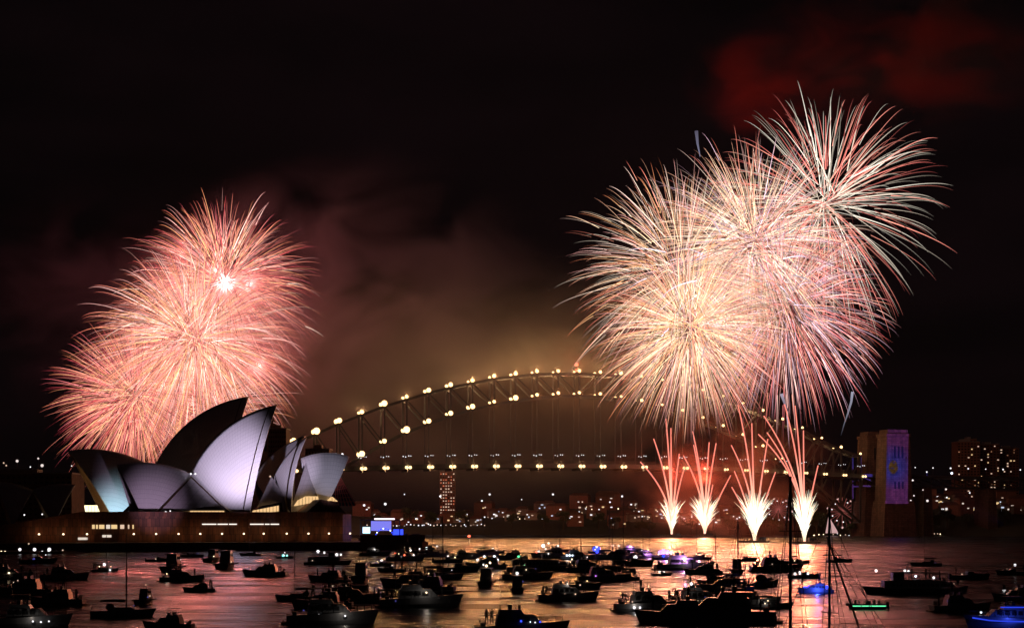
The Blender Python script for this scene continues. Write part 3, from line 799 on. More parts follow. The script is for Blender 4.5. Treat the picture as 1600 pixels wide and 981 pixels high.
# trees along the far shore
def tree_kind(seed, h, r):
    q = random.Random(seed); tr = MB(); top = Vector((q.uniform(-.6,.6), q.uniform(-.6,.6), h*.55))
    tr.tube([(0,0,-1), (0.1,0,h*.25), top], [.5,.38,.22], 7)
    ends = []
    for i in range(8):
        a = i*2.4+q.uniform(-.4,.4); e = Vector((math.cos(a)*r*q.uniform(.4,.8), math.sin(a)*r*q.uniform(.4,.8), h*q.uniform(.55,.88)))
        s = Vector((0.1,0,h*.25)).lerp(top, q.uniform(.2,1)); m = s.lerp(e, .5)+Vector((0,0,.4)); tr.tube([s, m, e], [.2,.12,.05], 5); ends.append(e)
    cr = MB()
    for e in ends + [top+Vector((0,0,h*.25))]:
        R = r*q.uniform(.3,.5)
        for _ in range(120):
            d = Vector((q.gauss(0,1), q.gauss(0,1), q.gauss(0,.75))); p = e + d.normalized()*R*q.uniform(.3,1.08)
            u = Vector((q.gauss(0,1), q.gauss(0,1), q.gauss(0,1))).normalized()*q.uniform(.25,.5); v = u.cross(Vector((q.gauss(0,1), q.gauss(0,1), q.gauss(0,1)))).normalized()*q.uniform(.2,.4)
            cr.quad(p-u-v, p+u-v, p+u+v, p-u+v)
    return tr.mesh('trunk', barkm), cr.mesh('crown', leafm)
TK = [tree_kind(1, 13, 7), tree_kind(2, 10, 6), tree_kind(3, 16, 8)]
tl = {}
tree_spots = [(1000,1600),(1014,1610),(1080,1600),(1140,1560),(1152,1575),(1196,1520),(1210,1535),(1225,1520),(1276,1490),(1290,1500),(1330,1480),(1345,1490),(1362,1480),(1430,1490),(1455,1500),(1480,1510),(1510,1500),(1540,1510),(1570,1500),(590,1640),(640,1650),(672,1645),(675,1660),(720,1650),(800,1640),(850,1650),(880,1640),(935,1650),(960,1645)]
for i, (px, Y) in enumerate(tree_spots):
    k = i % 3; x = gx(px, Y)
    where = 'shore behind the fire fountains' if 990 < px < 1300 else ('shore below the right pylon' if px >= 1300 else 'shore under the arch')
    kd = ('broad', 'low round', 'tall')[k]
    t = thing('fig_tree', f'{kd} dark fig tree on the {where}', 'tree', (x, Y, max(1, hillz(x, Y))), lr.uniform(0, 6), f'{kd} trees on the {where}', scale=lr.uniform(.9, 1.2))
    place('trunk', TK[k][0], t); place('crown', TK[k][1], t)

# ------------------------------------------------------------------ event stage at the end of the broadwalk
st = thing('event_stage', 'blue lit event stage with a white screen on the broadwalk end', 'stage', L2W((olx(594, -8), -8, 3.61)), OA)
MB().box(-9,9,-5,5,0,1.2).build('platform', darkstone, st)
mb = MB()
for x in (-8,8):
    for y in (-4.5,4.5): mb.bar((x,y,1.2),(x,y,9.5),.4)
for y in (-4.5,4.5): mb.bar((-8,y,9.5),(8,y,9.5),.5)
for i in range(9): mb.bar((-8+2*i,-4.5,9.5),(-7+2*i,4.5,9.7),.2)
mb.build('truss', alu, st)
MB().box(-4,5.5,-4.9,-4.4,9.6,10.3).build('light_bar', glow('pinkwhite_bar', (1,.75,.8), 2.0), st)
MB().box(-4.5,5,-1,-.6,4.6,9.0).build('back_screen', glow('violet_screen', (.25,.25,1), .9), st)
MB().box(-9.6,-6.2,-5.3,-5.0,3.4,6.3).build('side_screen', glow('cyan_screen', (.45,.75,1), 2.2), st)
MB().box(5.2,9.8,-4,-3.6,1.3,5.2).build('blue_panel', g_blue, st)
for i in range(12):
    a = math.pi*i/11; place('bulb', bulb_mesh(g_blue if i % 3 else g_cool), st, (.6+4.2*math.cos(a), -5.2, 1.6+4.0*math.sin(a)), scale=.35)
point('lamp_light', (0,-7,4), 2500, (.2,.25,1), 1, st)
for k, px in enumerate((626, 635, 645, 649, 653)):
    w = L2W((olx(px, -10), -10, 3.61)); t = thing('market_kiosk', 'small pink lit kiosk right of the blue stage', 'kiosk', w, OA, 'pink lit kiosks')
    MB().box(-1.2,1.2,-1,1,0,2.4).build('booth', darkstone, t); MB().box(-1.0,1.0,-1.1,-1.02,.9,2.2).build('counter_window', glow('pink_kiosk', (1,.6,.7), 2.0), t)
    mb = MB().frus(0,0,2.41,3.2,1.4,1.2,.3,.3).build('roof', canvas, t)
for px, py in ((8,838),(22,834),(31,835),(55,843),(77,843),(3,865),(7,862)):
    pass
for i, (px, py, s, m) in enumerate(((2,863,.35,g_warm),(7,862,.25,g_dim),(31,858,.6,g_white),(54,858,.65,g_white),(77,858,.7,g_white),(66,871,.35,g_white),(76,868,.45,g_white),(8,867,.3,g_warm),(45,849,.3,g_dim),(98,859,.3,g_dim))):
    p = at(px, py, 655); t = thing('wharf_lamp', 'small white lamp on the low wharf in front of the stairs', 'lamp', (p.x, p.y, .5), 0, 'lamps on the low wharf')
    MB().bar((0,0,0),(0,0,max(.3,p.z-.5)),.15).build('post', alu, t); place('bulb', bulb_mesh(m), t, (0,0,max(.3,p.z-.5)), scale=s)
wh = MB().prism([(gx(-80,662),650),(gx(104,662),655),(gx(104,662),690),(gx(-80,662),690)], -2, .9)
wh.build('wharf', darkstone); tag(bpy.data.objects['wharf'], 'low dark wharf at the left edge below the podium stairs', 'wharf')
for px, py, s in ((22,834,.3),(31,835,.35),(12,836,.25),(135,803,.3),(66,803,.35),(38,804,.35),(130,842,.35),(27,829,.2)):
    p = at(px, py, 745); t = thing('stair_lamp', 'small lamp by the pale stairs left of the podium', 'lamp', (p.x, p.y, 3.3), 0, 'lamps by the podium stairs')
    MB().bar((0,0,0),(0,0,p.z-3.3),.15).build('post', alu, t); place('bulb', bulb_mesh(g_white), t, (0,0,p.z-3.3), scale=s)
for px, py, m in ((298,740,g_white),(305,740,g_white),(206,755,g_dim),(212,755,g_dim),(324,757,g_dim),(422,744,g_dim)):
    p = opl(px, py, -4); q = MB().box(-.3,.3,-.1,.5,-.25,.25).build('ridge_lamp', steel, house, loc=p); place('bulb', bulb_mesh(m), q, (0,-.4,0), scale=.42)
for px, py, s in ((259,800,.5),(266,798,.3),(222,806,.3),(355,803,.4),(381,804,.3),(290,803,.3)):
    p = opl(px, py, PF+4); q = MB().bar((0,0,-.1),(0,0,max(.3,p.z-PZ)),.15).build('terrace_lamp', alu, house, loc=(p.x, p.y, PZ)); place('bulb', bulb_mesh(g_white), q, (0,0,max(.3,p.z-PZ)), scale=s)
# channel marker with red light
p = at(733, 838, 900); t = thing('channel_marker', 'thin channel marker post with a red light standing in the water', 'marker', (p.x, p.y, 0))
MB().tube([(0,0,-2),(0,0,p.z-.6)], .3, 8).build('post', hulld, t); MB().tube([(0,0,p.z-.6),(0,0,p.z-.3)], .9, 8).build('platform', hulld, t)
place('lantern', bulb_mesh(g_red), t, (0,0,p.z+.2), scale=.8)
point('lamp_light', (0,-1.5,p.z+.4), 300, (1,.1,.05), .4, t)

# ------------------------------------------------------------------ boats
MC = {}
def hull_mb(L, B, h0, h1, d=.6, n=16, fine=1.6, stern=.82):
    mb = MB(); ring = 7
    for i in range(n+1):
        t = i/n; x = -L/2 + L*t
        b = B/2*(stern + (1-stern)*min(1, t/.35)) if t < .35 else B/2*max(.02, (1-((t-.35)/.65)**fine))
        z = h0 + (h1-h0)*t**1.6; kz = -d*(1-max(0, (t-.75)/.25)**2*1.1)
        rake = .06*L*max(0, (t-.6)/.4)
        for (bb, zz) in ((-1, z), (-.93, z*.35), (-.72, -.1), (0, kz), (.72, -.1), (.93, z*.35), (1, z)):
            mb.v.append((x + rake*(zz-kz)/(z-kz), b*bb, zz if bb else kz))
    for i in range(n):
        for j in range(ring-1):
            a = i*ring+j; mb.f.append((a, a+ring, a+ring+1, a+1))
        a = i*ring; mb.f.append((a, a+ring-1, a+2*ring-1, a+ring))
    mb.f.append(tuple(range(ring))); mb.f.append(tuple(range(n*ring+ring-1, n*ring-1, -1)))
    return mb
def cabin_mb(x0, x1, w0, w1, z0, z1, rf=.5, rb=.15):
    H = z1-z0
    return MB().hexa([(x0,-w0,z0),(x1,-w1,z0),(x1,w1,z0),(x0,w0,z0),(x0+rb*H,-w0*.88,z1),(x1-rf*H*2,-w1*.85,z1),(x1-rf*H*2,w1*.85,z1),(x0+rb*H,w0*.88,z1)])
def win_mb(x0, x1, w, z0, z1, n=4, sides=(-1, 1)):
    mb = MB(); s = (x1-x0)/n
    for i in range(n):
        for sg in sides:
            mb.hexa([(x0+s*i+.1, sg*w-.03, z0),(x0+s*(i+.85), sg*w-.03, z0),(x0+s*(i+.85), sg*w+.03, z0),(x0+s*i+.1, sg*w+.03, z0),
                     (x0+s*i+.2, sg*w*.97-.03, z1),(x0+s*(i+.8), sg*w*.97-.03, z1),(x0+s*(i+.8), sg*w*.97+.03, z1),(x0+s*i+.2, sg*w*.97+.03, z1)])
    return mb
def rail_mb(L, B, z, h=.7, x0=-.1, x1=.46, n=7):
    mb = MB()
    for sg in (-1, 1):
        pr = None
        for i in range(n+1):
            t = x0+(x1-x0)*i/n; u = t+.5
            b = B/2*(1-max(0,(u-.35)/.65)**1.6)*.93; zz = z + .35*u
            p = Vector((L*t*1.03, sg*b, zz+h)); mb.bar((L*t*1.03, sg*b, zz-.1), p, .05)
            if pr: mb.bar(pr, p, .05)
            pr = p
    return mb
def parts_of(kind):
    if kind in MC: return MC[kind]
    P = []                                    # (name, mesh, parent index or None)
    def a(name, mb, m, par=None): P.append((name, mb.mesh(name, m), par)); return len(P)-1
    if kind == 'cruiser':                     # 12 m flybridge motor cruiser
        a('hull', hull_mb(12, 4, 1.3, 2.0), hullw)
        c = a('cabin', cabin_mb(-3.2, 3.2, 1.6, 1.2, 1.3, 2.8), hullw); [a('window', win_mb(-2.8, 1.4, 1.54, 1.9, 2.5, sides=(sg,)), glassm, c) for sg in (-1, 1)]
        a('flybridge', cabin_mb(-2.8, 0.5, 1.4, 1.3, 2.81, 3.45, .3), hullw)
        mb = MB()
        for x in (-2.6, -.1):
            for y in (-1.25, 1.25): mb.bar((x,y,3.45),(x,y,4.85),.07)
        mb.bar((-2.4,0,4.85),(-2.7,0,6.6),.08).bar((-2.9,-.5,5.8),(-2.3,.5,5.8),.06).bar((.2,-1.2,3.4),(1.6,-1.9,6.3),.04).bar((-.4,1.2,3.4),(-1.8,2.0,7.2),.04)
        a('radar_arch', mb, alu); a('bimini', MB().box(-2.7,0,-1.35,1.35,4.86,4.94), canvas); a('helm_seat', MB().box(-1.6,-1.1,-.9,.9,3.46,4.1).box(-.2,.1,-.7,.7,3.46,4.0), hulld); a('rail', rail_mb(12, 4, 1.5), alu); a('swim_platform', MB().box(-6.7,-6,-1.6,1.6,.1,.3), deckm)
        a('cockpit_seat', MB().box(-5.2,-4.6,-1.2,1.2,1.0,1.7).box(-5.3,-5.2,-1.2,1.2,1.7,2.1), canvas)
    elif kind == 'sport':                     # low express boat
        a('hull', hull_mb(9, 3, 1.0, 1.5), hulld); c = a('windscreen', cabin_mb(-.8, 1.8, 1.1, .8, 1.15, 1.9, .9), glassm)
        a('foredeck', cabin_mb(0.6, 3.4, 1.0, .5, 1.05, 1.55, .9), hullw); mb = MB()
        for y in (-1.1, 1.1): mb.bar((-2.4,y,1.0),(-2.0,y,2.9),.09).bar((.2,y,1.5),(-.3,y,2.9),.07)
        a('canopy_frame', mb, alu); a('canopy', MB().box(-2.4,.2,-1.2,1.2,2.9,3.0), canvas); a('rail', rail_mb(9, 3, 1.1, .5), alu)
        a('outboard', MB().box(-5.0,-4.5,-.3,.3,.2,1.5).box(-4.95,-4.6,-.1,.1,-.5,.2), hulld)
    elif kind in ('yacht', 'yacht_big'):      # sailing yacht
        a('hull', hull_mb(11, 3.4, 1.1, 1.5, 1.0, stern=.6), hullw); c = a('coachroof', cabin_mb(-1.6, 2.6, 1.1, .7, 1.15, 1.75, .8), hullw); [a('window', win_mb(-1.3, 1.4, 1.02, 1.3, 1.55, 3, sides=(sg,)), glassm, c) for sg in (-1, 1)]
        m = a('mast', MB().tube([(.9,0,1.6),(.9,0,15)], [.11,.08], 8), alu)
        mb = MB()
        for z in (6, 10.5): mb.bar((.9,-1.1,z),(.9,1.1,z),.07)
        a('spreader', mb, alu, m)
        a('boom', MB().tube([(.8,0,2.7),(-3.8,0,2.8)], .09, 8), alu); a('furled_sail', MB().tube([(.6,0,2.95),(-1.5,0,3.0),(-3.7,0,2.95)], [.2,.24,.1], 8), canvas)
        st_ = MB()
        for q in ((5.6,0,1.7),(-5.4,0,1.3),(.7,-1.6,1.3),(.7,1.6,1.3)): st_.tube([(.9,0,14.8), q], .025, 4)
        a('stay', st_, alu); a('rail', rail_mb(11, 3.4, 1.2, .6, -.45), alu); a('sprayhood', MB().ball((-2,0,1.75),1.0,8,5,(.8,1.1,.7)), canvas)
    elif kind == 'tug':                       # small workboat seen end on
        a('hull', hull_mb(8, 3.2, 1.2, 1.7, stern=.9), hullr); a('wheelhouse', cabin_mb(-1.6, 1.2, 1.1, 1.0, 1.3, 3.5, .1), hullw); [a('window', win_mb(-1.3, .8, 1.0, 2.5, 3.1, 2, sides=(sg,)), glassm) for sg in (-1, 1)]
        a('roof', MB().box(-2,1.6,-1.2,1.2,3.51,3.62), hulld); mb = MB()
        for y in (-.9, -.3, .3, .9): mb.bar((-.6,y,3.6),(-.8,y*1.4,5.2),.06)
        a('rod_rack', mb, alu); a('fender', MB().tube([(-4,-1.65,.9),(2,-1.65,1.1)], .16, 6).tube([(-4,1.65,.9),(2,1.65,1.1)], .16, 6), canvas)
    elif kind == 'ferry':                     # two deck charter boat
        a('hull', hull_mb(22, 6.5, 1.5, 2.2, .9), hulld); c = a('lower_deck', MB().box(-9,6.5,-2.8,2.8,1.6,3.9), hullw); [a('window', win_mb(-8.5, 6, 2.84, 2.3, 3.3, 12, sides=(sg,)), glassm, c) for sg in (-1, 1)]
        u = a('upper_deck', MB().box(-8,4,-2.5,2.5,4.0,4.2).box(1,4,-2.2,2.2,4.21,6.1), hullw)
        mb = MB()
        for i in range(8):
            for y in (-2.4, 2.4): mb.bar((-8+i*1.3,y,4.2),(-8+i*1.3,y,6.1),.08)
        a('stanchion', mb, alu); a('roof', MB().box(-8.4,4.6,-2.7,2.7,6.11,6.3), hullw); [a('window', win_mb(1.2, 3.8, 2.24, 4.9, 5.7, 3, sides=(sg,)), glassm, u) for sg in (-1, 1)]
        a('mast', MB().bar((0,0,6.3),(-.4,0,9),.14).bar((-.2,-1,8),(-.2,1,8),.08), alu); a('rail', rail_mb(22, 6.5, 1.9, .9, .25), alu)
    elif kind == 'rib':                       # inflatable with light strip
        mb = MB()
        for sg in (-1, 1): mb.tube([(-3.2,sg*1.0,.5),(1.6,sg*1.0,.55),(3.0,sg*.5,.7),(3.5,0,.8)], [.3,.3,.26,.2], 8)
        a('tube', mb, hulld); a('hull', hull_mb(6, 1.9, .35, .6, .4), hulld); a('console', MB().box(-.5,.3,-.4,.4,.4,1.4), hulld); a('outboard', MB().box(-3.7,-3.2,-.25,.25,.1,1.3), hulld)
    MC[kind] = P; return P
CAT = {'cruiser': 'motor_cruiser', 'sport': 'speedboat', 'yacht': 'sailing_yacht', 'tug': 'workboat', 'ferry': 'charter_boat', 'rib': 'inflatable_boat'}
LEN = {'cruiser': 12, 'sport': 9, 'yacht': 11, 'tug': 8, 'ferry': 22, 'rib': 7}
BOATS = []; dim_blue = glow('dim_blue', (.2,.2,1), .4)
def boat(kind, px, py, wpx, label, heading=None, lights=(), tilt=0, roll=0, group=None, s=None, Y=None):
    """a boat whose waterline is at row py; lights = (x, y, z, material, size) in boat metres"""
    Y = Y or Yw(py); sc_ = F/Y
    hd = heading if heading is not None else rb.choice((0, math.pi)) + rb.uniform(-.45, .45)
    vis = abs(math.cos(hd))*LEN[kind] + abs(math.sin(hd))*LEN[kind]*.33
    s = s or wpx/sc_/vis; zk = .9 if kind == 'cruiser' and s > 1.1 else 1
    t = thing(CAT[kind], label, kind if kind in ('yacht','ferry') else 'boat', (gx(px, Y), Y, 0), hd, group, s)
    t.scale = (s, s, s*zk); t.rotation_euler = (math.radians(roll), math.radians(tilt), hd)
    objs = []
    for name, me, par in parts_of(kind):
        objs.append(place(name, me, objs[par] if par is not None else t))
    for (x, y, z, m, r) in lights:
        place('lamp', bulb_mesh(m), t, (x, y, z), scale=r/s*Y/300*.19)
    if lights and lights[0][3] in (g_white, g_cool, g_warm): point('deck_fill', (lights[0][0], lights[0][1]-.6, lights[0][2]+.2), 34*s*s*(Y/300), (1,.85,.7) if lights[0][3] != g_cool else (.7,.85,1), .1, t)  # added light at the first lamp, brightening its own deck and hull
    if kind != 'rib':
        for _ in range(rb.choice((0, 1, 1, 2))):
            place('lamp', bulb_mesh(rb.choice((g_dim, g_dim, g_white, dim_blue, g_warm))), t, (rb.uniform(-.35,.3)*LEN[kind], -.2*LEN[kind]*.8, rb.uniform(.9, 2.6)), scale=rb.uniform(.35,.75)/s*Y/300*.19)
    BOATS.append((t, s, kind)); return t
rb = random.Random(11)
W_, C_, M_ = g_white, g_cool, g_warm
PI = math.pi
data = [
 ('yacht',163,893,42,'small yacht with two white lamps near the low wharf',.5,[(0,0,3,W_,1.5),(2,-1,.8,W_,1.1)]),
 ('sport',246,877,34,'low dark boat below the podium wall, left of the twin small craft',0.1,[]),
 ('cruiser',283,908,66,'motor cruiser in the pink water left of centre',.15,[(-4,0,2.2,M_,.6)]),
 ('cruiser',312,924,48,'boxy cruiser moored just right of another in the pink water',3.3,[]),
 ('tug',334,878,26,'workboat with a thin mast just left of the rod boat',1.3,[]),
 ('tug',355,888,27,'workboat with upright fishing rods below the podium',1.45,[]),
 ('cruiser',415,900,66,'long cruiser alone in the pink water',3.05,[(2,-1.5,2.6,M_,.6)]),
 ('sport',445,872,26,'small boat with teal lamps by the seawall',.3,[(-1,-1,1.6,glow('teal_bulb',(.2,.9,.8),2),1.3),(1,-1,1.6,glow('teal_bulb',(.2,.9,.8),2),1.0),(0,0,3.2,W_,.6)]),
 ('ferry',510,882,70,'dark charter boat by the podium corner with white deck lamps',.1,[(-4,-2,6.5,W_,1.5),(-1,-2,6,W_,1.1),(5,-2,5.0,W_,1.4),(7,-2,5.0,W_,1.0)]),
 ('cruiser',515,908,62,'dark cruiser below the charter boat by the podium corner',3.0,[(1,-1,1.9,W_,.6)]),
 ('yacht',466,938,72,'yacht at the left edge of the dark raft of boats',2.9,[]),
 ('cruiser',516,974,135,'large dark cruiser filling the bottom left of centre',.12,[(2,-2,1.2,W_,.9)]),
 ('tug',565,908,25,'round small boat seen end on in the gold water',1.5,[]),
 ('sport',596,884,32,'small boat with a pale lamp in the gold water',.2,[(0,0,2.6,W_,1.0)]),
 ('cruiser',632,876,56,'cruiser with white and red deck lamps right of the end wall',.05,[(-3,-1.5,2.6,g_red,.8),(0,-1.7,2.0,g_red,.8),(2,-1,3.5,W_,1),(-1,-1.6,1.2,C_,.9),(3,-1.2,2.0,W_,.9)]),
 ('sport',672,868,48,'speedboat with three white lamps beyond the red lamp cruiser',3.2,[(-2,0,2.8,W_,1),(1,0,2.2,W_,1.2),(3,0,2,W_,.8)]),
 ('cruiser',655,948,122,'biggest cruiser of the raft in the gold water',.1,[(1,-2,2.3,M_,.8)]),
 ('cruiser',640,916,82,'cruiser rafted behind the biggest one in the gold water',3.2,[(-1,-2,1.8,g_dim,.8)]),
 ('yacht',686,905,74,'yacht moored behind the raft in the gold water',.3,[]),
 ('sport',716,893,60,'low dark speedboat right of the yacht in the gold water',.1,[]),
 ('cruiser',762,888,62,'cruiser with blue hull glow and white roof lamps',3.1,[(-3,-2,1,g_blue,1.4),(-1,-2,1,g_blue,1.4),(1,-2,1,g_blue,1.2),(-2,0,3.6,C_,1.2),(1,0,3.6,W_,1.2),(3,0,2.6,W_,1.3),(-3,0,2.6,C_,1.0)]),
 ('tug',760,916,25,'end on workboat with warm roof lamps in the middle water',1.5,[(0,0,4,M_,1.2),(.5,.6,4.2,W_,.9),(0,-.7,4.6,M_,1)]),
 ('tug',808,925,20,'small end on boat with one white roof lamp',1.6,[(0,0,4.1,W_,1.5)]),
 ('cruiser',726,872,44,'distant dark cruiser left of the blue glow cruiser',.2,[]),
 ('ferry',842,892,100,'dark charter boat left of the middle with green and red lamps',.06,[(-7,-2.6,5,g_green,1.2),(-5,-2.6,2,g_green,1.1),(-1,-2.6,6.5,g_red,1.0),(3,-2.5,6,W_,.8)]),
 ('cruiser',862,872,58,'cruiser with several white lamps behind the charter boat',3.2,[(-2,0,4,W_,1),(1,0,4.8,W_,1),(2,0,3,W_,1),(4,-1,2.3,C_,1)]),
 ('yacht',848,880,44,'yacht whose tall mast crosses the bridge deck',.2,[(0,-1,7,C_,1.6)]),
 ('cruiser',902,874,52,'cruiser with a cool lamp row left of the blue lamp boat',.1,[(-4,-2,1.6,C_,1),(-3,-2,1.6,C_,1),(-2,-2,1.6,C_,.8)]),
 ('cruiser',886,938,90,'wide dark boat alone in the orange water',.08,[(0,-1,3.5,M_,.5)]),
 ('sport',932,864,26,'boat glowing bright blue on the far side of the fleet',.2,[(-1,0,2.4,g_blue,2.2),(1,0,2.4,g_blue,2.2),(0,0,3.2,C_,1.3),(0,-1,1.2,g_blue,2)]),
 ('cruiser',962,874,56,'cruiser below two white lamps right of the blue glow',3.2,[(-1,0,4.6,W_,1),(1,0,4.6,W_,1)]),
 ('cruiser',942,908,78,'dark cruiser in the middle of the orange water fleet',.1,[(-2,-2,1.4,g_purple,.5)]),
 ('sport',990,884,60,'dark speedboat behind the orange water fleet',.2,[]),
 ('sport',996,878,28,'boat with one bright white lamp beyond the speedboat',3,[(1,0,2.5,W_,1.9)]),
 ('sport',1040,874,38,'boat covered in purple party lamps',.1,[(-2,0,2.6,g_purple,2),(-.8,0,2.9,g_purple,2.3),(.6,0,2.7,g_purple,1.9),(2,0,2.6,C_,1.5),(-1,-1,1.2,g_blue,1.5)]),
 ('cruiser',1068,890,88,'long sleek cruiser right of the purple lamp boat',.08,[(0,-2,2,M_,.5)]),
 ('sport',1034,899,30,'small open boat with white lamps below the long cruiser',.1,[(-1,0,1.8,W_,1.0),(1,0,1.6,C_,.9)]),
 ('cruiser',1134,925,84,'dark cruiser behind the big raft at right',3.1,[(-2,-2,2,g_dim,.6)]),
 ('tug',1151,896,20,'small end on boat in bright orange water',1.5,[]),
 ('cruiser',1212,893,78,'long low cruiser in bright orange water with pale wake lamps',.05,[]),
 ('sport',1256,903,46,'speedboat with white deck lamps above the blue hulled boat',.1,[(-3,-1,1.4,W_,1.3),(-1.5,-1,1.7,W_,1.6),(1,-1,1.4,C_,1.0),(3,-1,1.6,g_red,.9)]),
 ('cruiser',1275,926,52,'boat with its whole side lit deep blue',3.1,[(-4,-2.1,2.0,g_blue,1.7),(-2.5,-2.1,1.6,g_blue,2),(-1,-2.1,1.9,g_blue,2.1),(.5,-2.1,1.6,g_blue,2.1),(2,-2.1,1.9,g_blue,2.1),(3.5,-2.1,1.8,g_blue,1.7),(-3.5,-2,.6,C_,1.1)]),
 ('cruiser',1015,954,108,'long boat at the left end of the big raft at right',.1,[(-3,-2,.7,W_,1.4),(-2,-2,.7,W_,1.2)]),
 ('cruiser',1092,946,100,'flybridge cruiser in the middle of the big raft at right',.15,[(-2,-2,4.2,W_,1.5),(0,-2,1,g_dim,.6)]),
 ('cruiser',1128,972,165,'very large dark cruiser at the bottom of the big raft',3.05,[(-1,-2.2,1.5,W_,.9),(3,-2,2,g_dim,.6)]),
 ('yacht',1204,950,70,'yacht with a leaning mast at the right end of the big raft',.2,[(-2,-1.5,1.3,g_warm,.6)]),
 ('rib',1355,951,62,'inflatable boat with a green glowing side strip',3.14,[]),
 ('ferry',1416,928,120,'dark charter boat with scattered white lamps at right',3.1,[(8,-2,6.5,W_,1.5),(0,-2,6.5,W_,1.3),(-1,-2,6.4,W_,1.1),(-3,-2,5.0,C_,1.1),(-8,-2,4.6,W_,1.2)]),
 ('cruiser',1475,926,70,'dark cruiser just right of the white lamp charter boat',.1,[]),
 ('cruiser',1568,978,112,'large cruiser outlined in blue at the bottom right corner',3.2,[(3,-2.2,2.2,C_,1.0),(5,-2,1.5,C_,1.4)]),
 ('cruiser',1590,938,70,'cruiser with one white lamp above the blue outlined cruiser',3.1,[(3,-2,2.6,W_,1.5),(1.0,-2,2,C_,1)]),
 ('sport',1582,898,46,'boat with a reddish lamp at the right edge',3.1,[(1,-1,1.2,g_red,.9),(-1,-1,3,W_,1.2)]),
 ('cruiser',812,992,140,'dark cruiser with blue cabin glints at the bottom middle',.08,[(0,-2.2,2.0,g_blue,1.0),(2.5,-2.2,1.9,g_blue,.9),(1.2,-2.2,1.9,C_,.6)]),
 ('yacht',190,963,96,'yacht with a slanting mast at the lower left',.2,[]),
 ('tug',228,943,26,'small workboat with a roof lamp in orange water at left',1.4,[(0,0,4.4,g_dim,.8)]),
 ('cruiser',264,982,78,'dark cruiser at the bottom left with a raised stern rail',3.0,[]),
 ('cruiser',100,905,70,'dark cruiser in the shadow at the left',.1,[]),
 ('cruiser',38,930,90,'dark cruiser at the left edge above the white wake lamps',3.1,[(2,-2,3,g_dim,.6)]),
 ('sport',60,880,52,'low dark boat close under the wharf at left',.1,[(-1,-1,1.2,glow('dim_blue',(.2,.2,1),.4),1.2)]),
 ('cruiser',45,978,120,'large dark cruiser in the bottom left corner with white stern lamps',.1,[(1,-2.2,.9,W_,.9),(2.2,-2.2,.8,W_,.9),(3.4,-2.2,.9,W_,.8)]),
 ('cruiser',585,868,46,'distant cruiser close under the end wall',.1,[(0,-1,2.4,W_,1)]),
 ('sport',612,893,40,'low dark boat left of the raft in the gold water',3.1,[]),
 ('cruiser',668,925,86,'middle cruiser of the raft in the gold water',3.0,[]),
 ('yacht',612,940,70,'yacht at the left end of the raft in the gold water',.2,[]),
 ('sport',700,879,44,'speedboat between the three lamp speedboat and the blue glow cruiser',.1,[(0,0,2.2,W_,.8)]),
 ('cruiser',800,874,48,'distant cruiser right of the blue glow cruiser',3.2,[(0,-1,3,W_,.8)]),
 ('cruiser',822,905,76,'dark cruiser just below the green lamp charter boat',.1,[]),
 ('sport',880,890,62,'speedboat right of the green lamp charter boat',3.1,[(1,-1,1.6,W_,.7)]),
 ('cruiser',918,893,66,'dark cruiser below the bright blue lamp boat',.1,[]),
 ('yacht',962,893,62,'yacht moored right of the orange water fleet',3.0,[]),
 ('sport',905,920,64,'low speedboat at the lower edge of the orange water fleet',.1,[]),
 ('cruiser',972,906,52,'cruiser at the right edge of the orange water fleet',3.2,[(0,-1,3,g_dim,.8)]),
 ('cruiser',1100,897,56,'dark cruiser at the stern of the long sleek cruiser',3.1,[]),
 ('cruiser',548,940,84,'dark cruiser right of the yacht in the dark raft of boats',.1,[]),
 ('cruiser',505,950,90,'broad cruiser in the middle of the dark raft of boats',3.1,[]),
 ('sport',540,924,62,'speedboat at the top right of the dark raft of boats',.2,[(0,-1,1.5,g_dim,.6)]),
 ('cruiser',1160,950,110,'dark cruiser near the leaning mast in the big raft at right',.1,[]),
 ('cruiser',1060,972,120,'cruiser at the bottom left of the big raft at right',3.1,[]),
 ('cruiser',12,905,70,'dark cruiser cut off by the left edge',.1,[]),
 ('cruiser',88,945,86,'dark cruiser above the corner cruiser at left',3.1,[]),
 ('tug',272,893,30,'end on workboat left of the motor cruiser in the pink water',1.4,[]),
 ('sport',1515,905,60,'dark boat in the shadowed water at right',.1,[]),
 ('cruiser',1500,955,90,'unlit cruiser left of the blue outlined cruiser',.1,[]),
 ('yacht',1012,872,44,'yacht with a bare mast just left of the purple party lamps',.2,[]),
 ('yacht',1092,874,40,'yacht with a bare mast right of the purple party lamps',3.0,[]),
 ('yacht',904,886,48,'yacht with a bare mast below the blue lamp boat',.3,[]),
 ('yacht',1002,866,34,'distant yacht with a thin mast beyond the orange water fleet',.2,[(0,-1,2,W_,.8)]),
 ('yacht',872,862,32,'distant yacht with a thin mast behind the charter boat',.2,[]),
 ('yacht',640,862,32,'distant yacht moored just right of the end wall',3.0,[(0,-1,2,g_dim,.8)]),
 ('yacht',1312,878,42,'yacht with a bare mast in the brown water right of the fountains',.3,[]),
 ('yacht',1448,884,46,'yacht with a bare mast above the dark charter boat at right',3.0,[]),
 ('yacht',1244,880,42,'yacht with a bare mast below the rightmost fire fountain',.2,[]),
 ('yacht',300,870,34,'small yacht close under the middle of the podium wall',.2,[]),
 ('yacht',392,868,34,'small yacht close under the podium wall above the long cruiser',3.0,[]),
 ('sport',1165,876,34,'small dark speedboat below the third fire fountain',.1,[]),
 ('sport',770,864,32,'distant speedboat in gold water below the channel marker',3.1,[(0,-1,2,W_,.8)]),
 ('sport',660,857,28,'distant speedboat at the tip of the end wall',.1,[(0,-1,2,W_,.8)]),
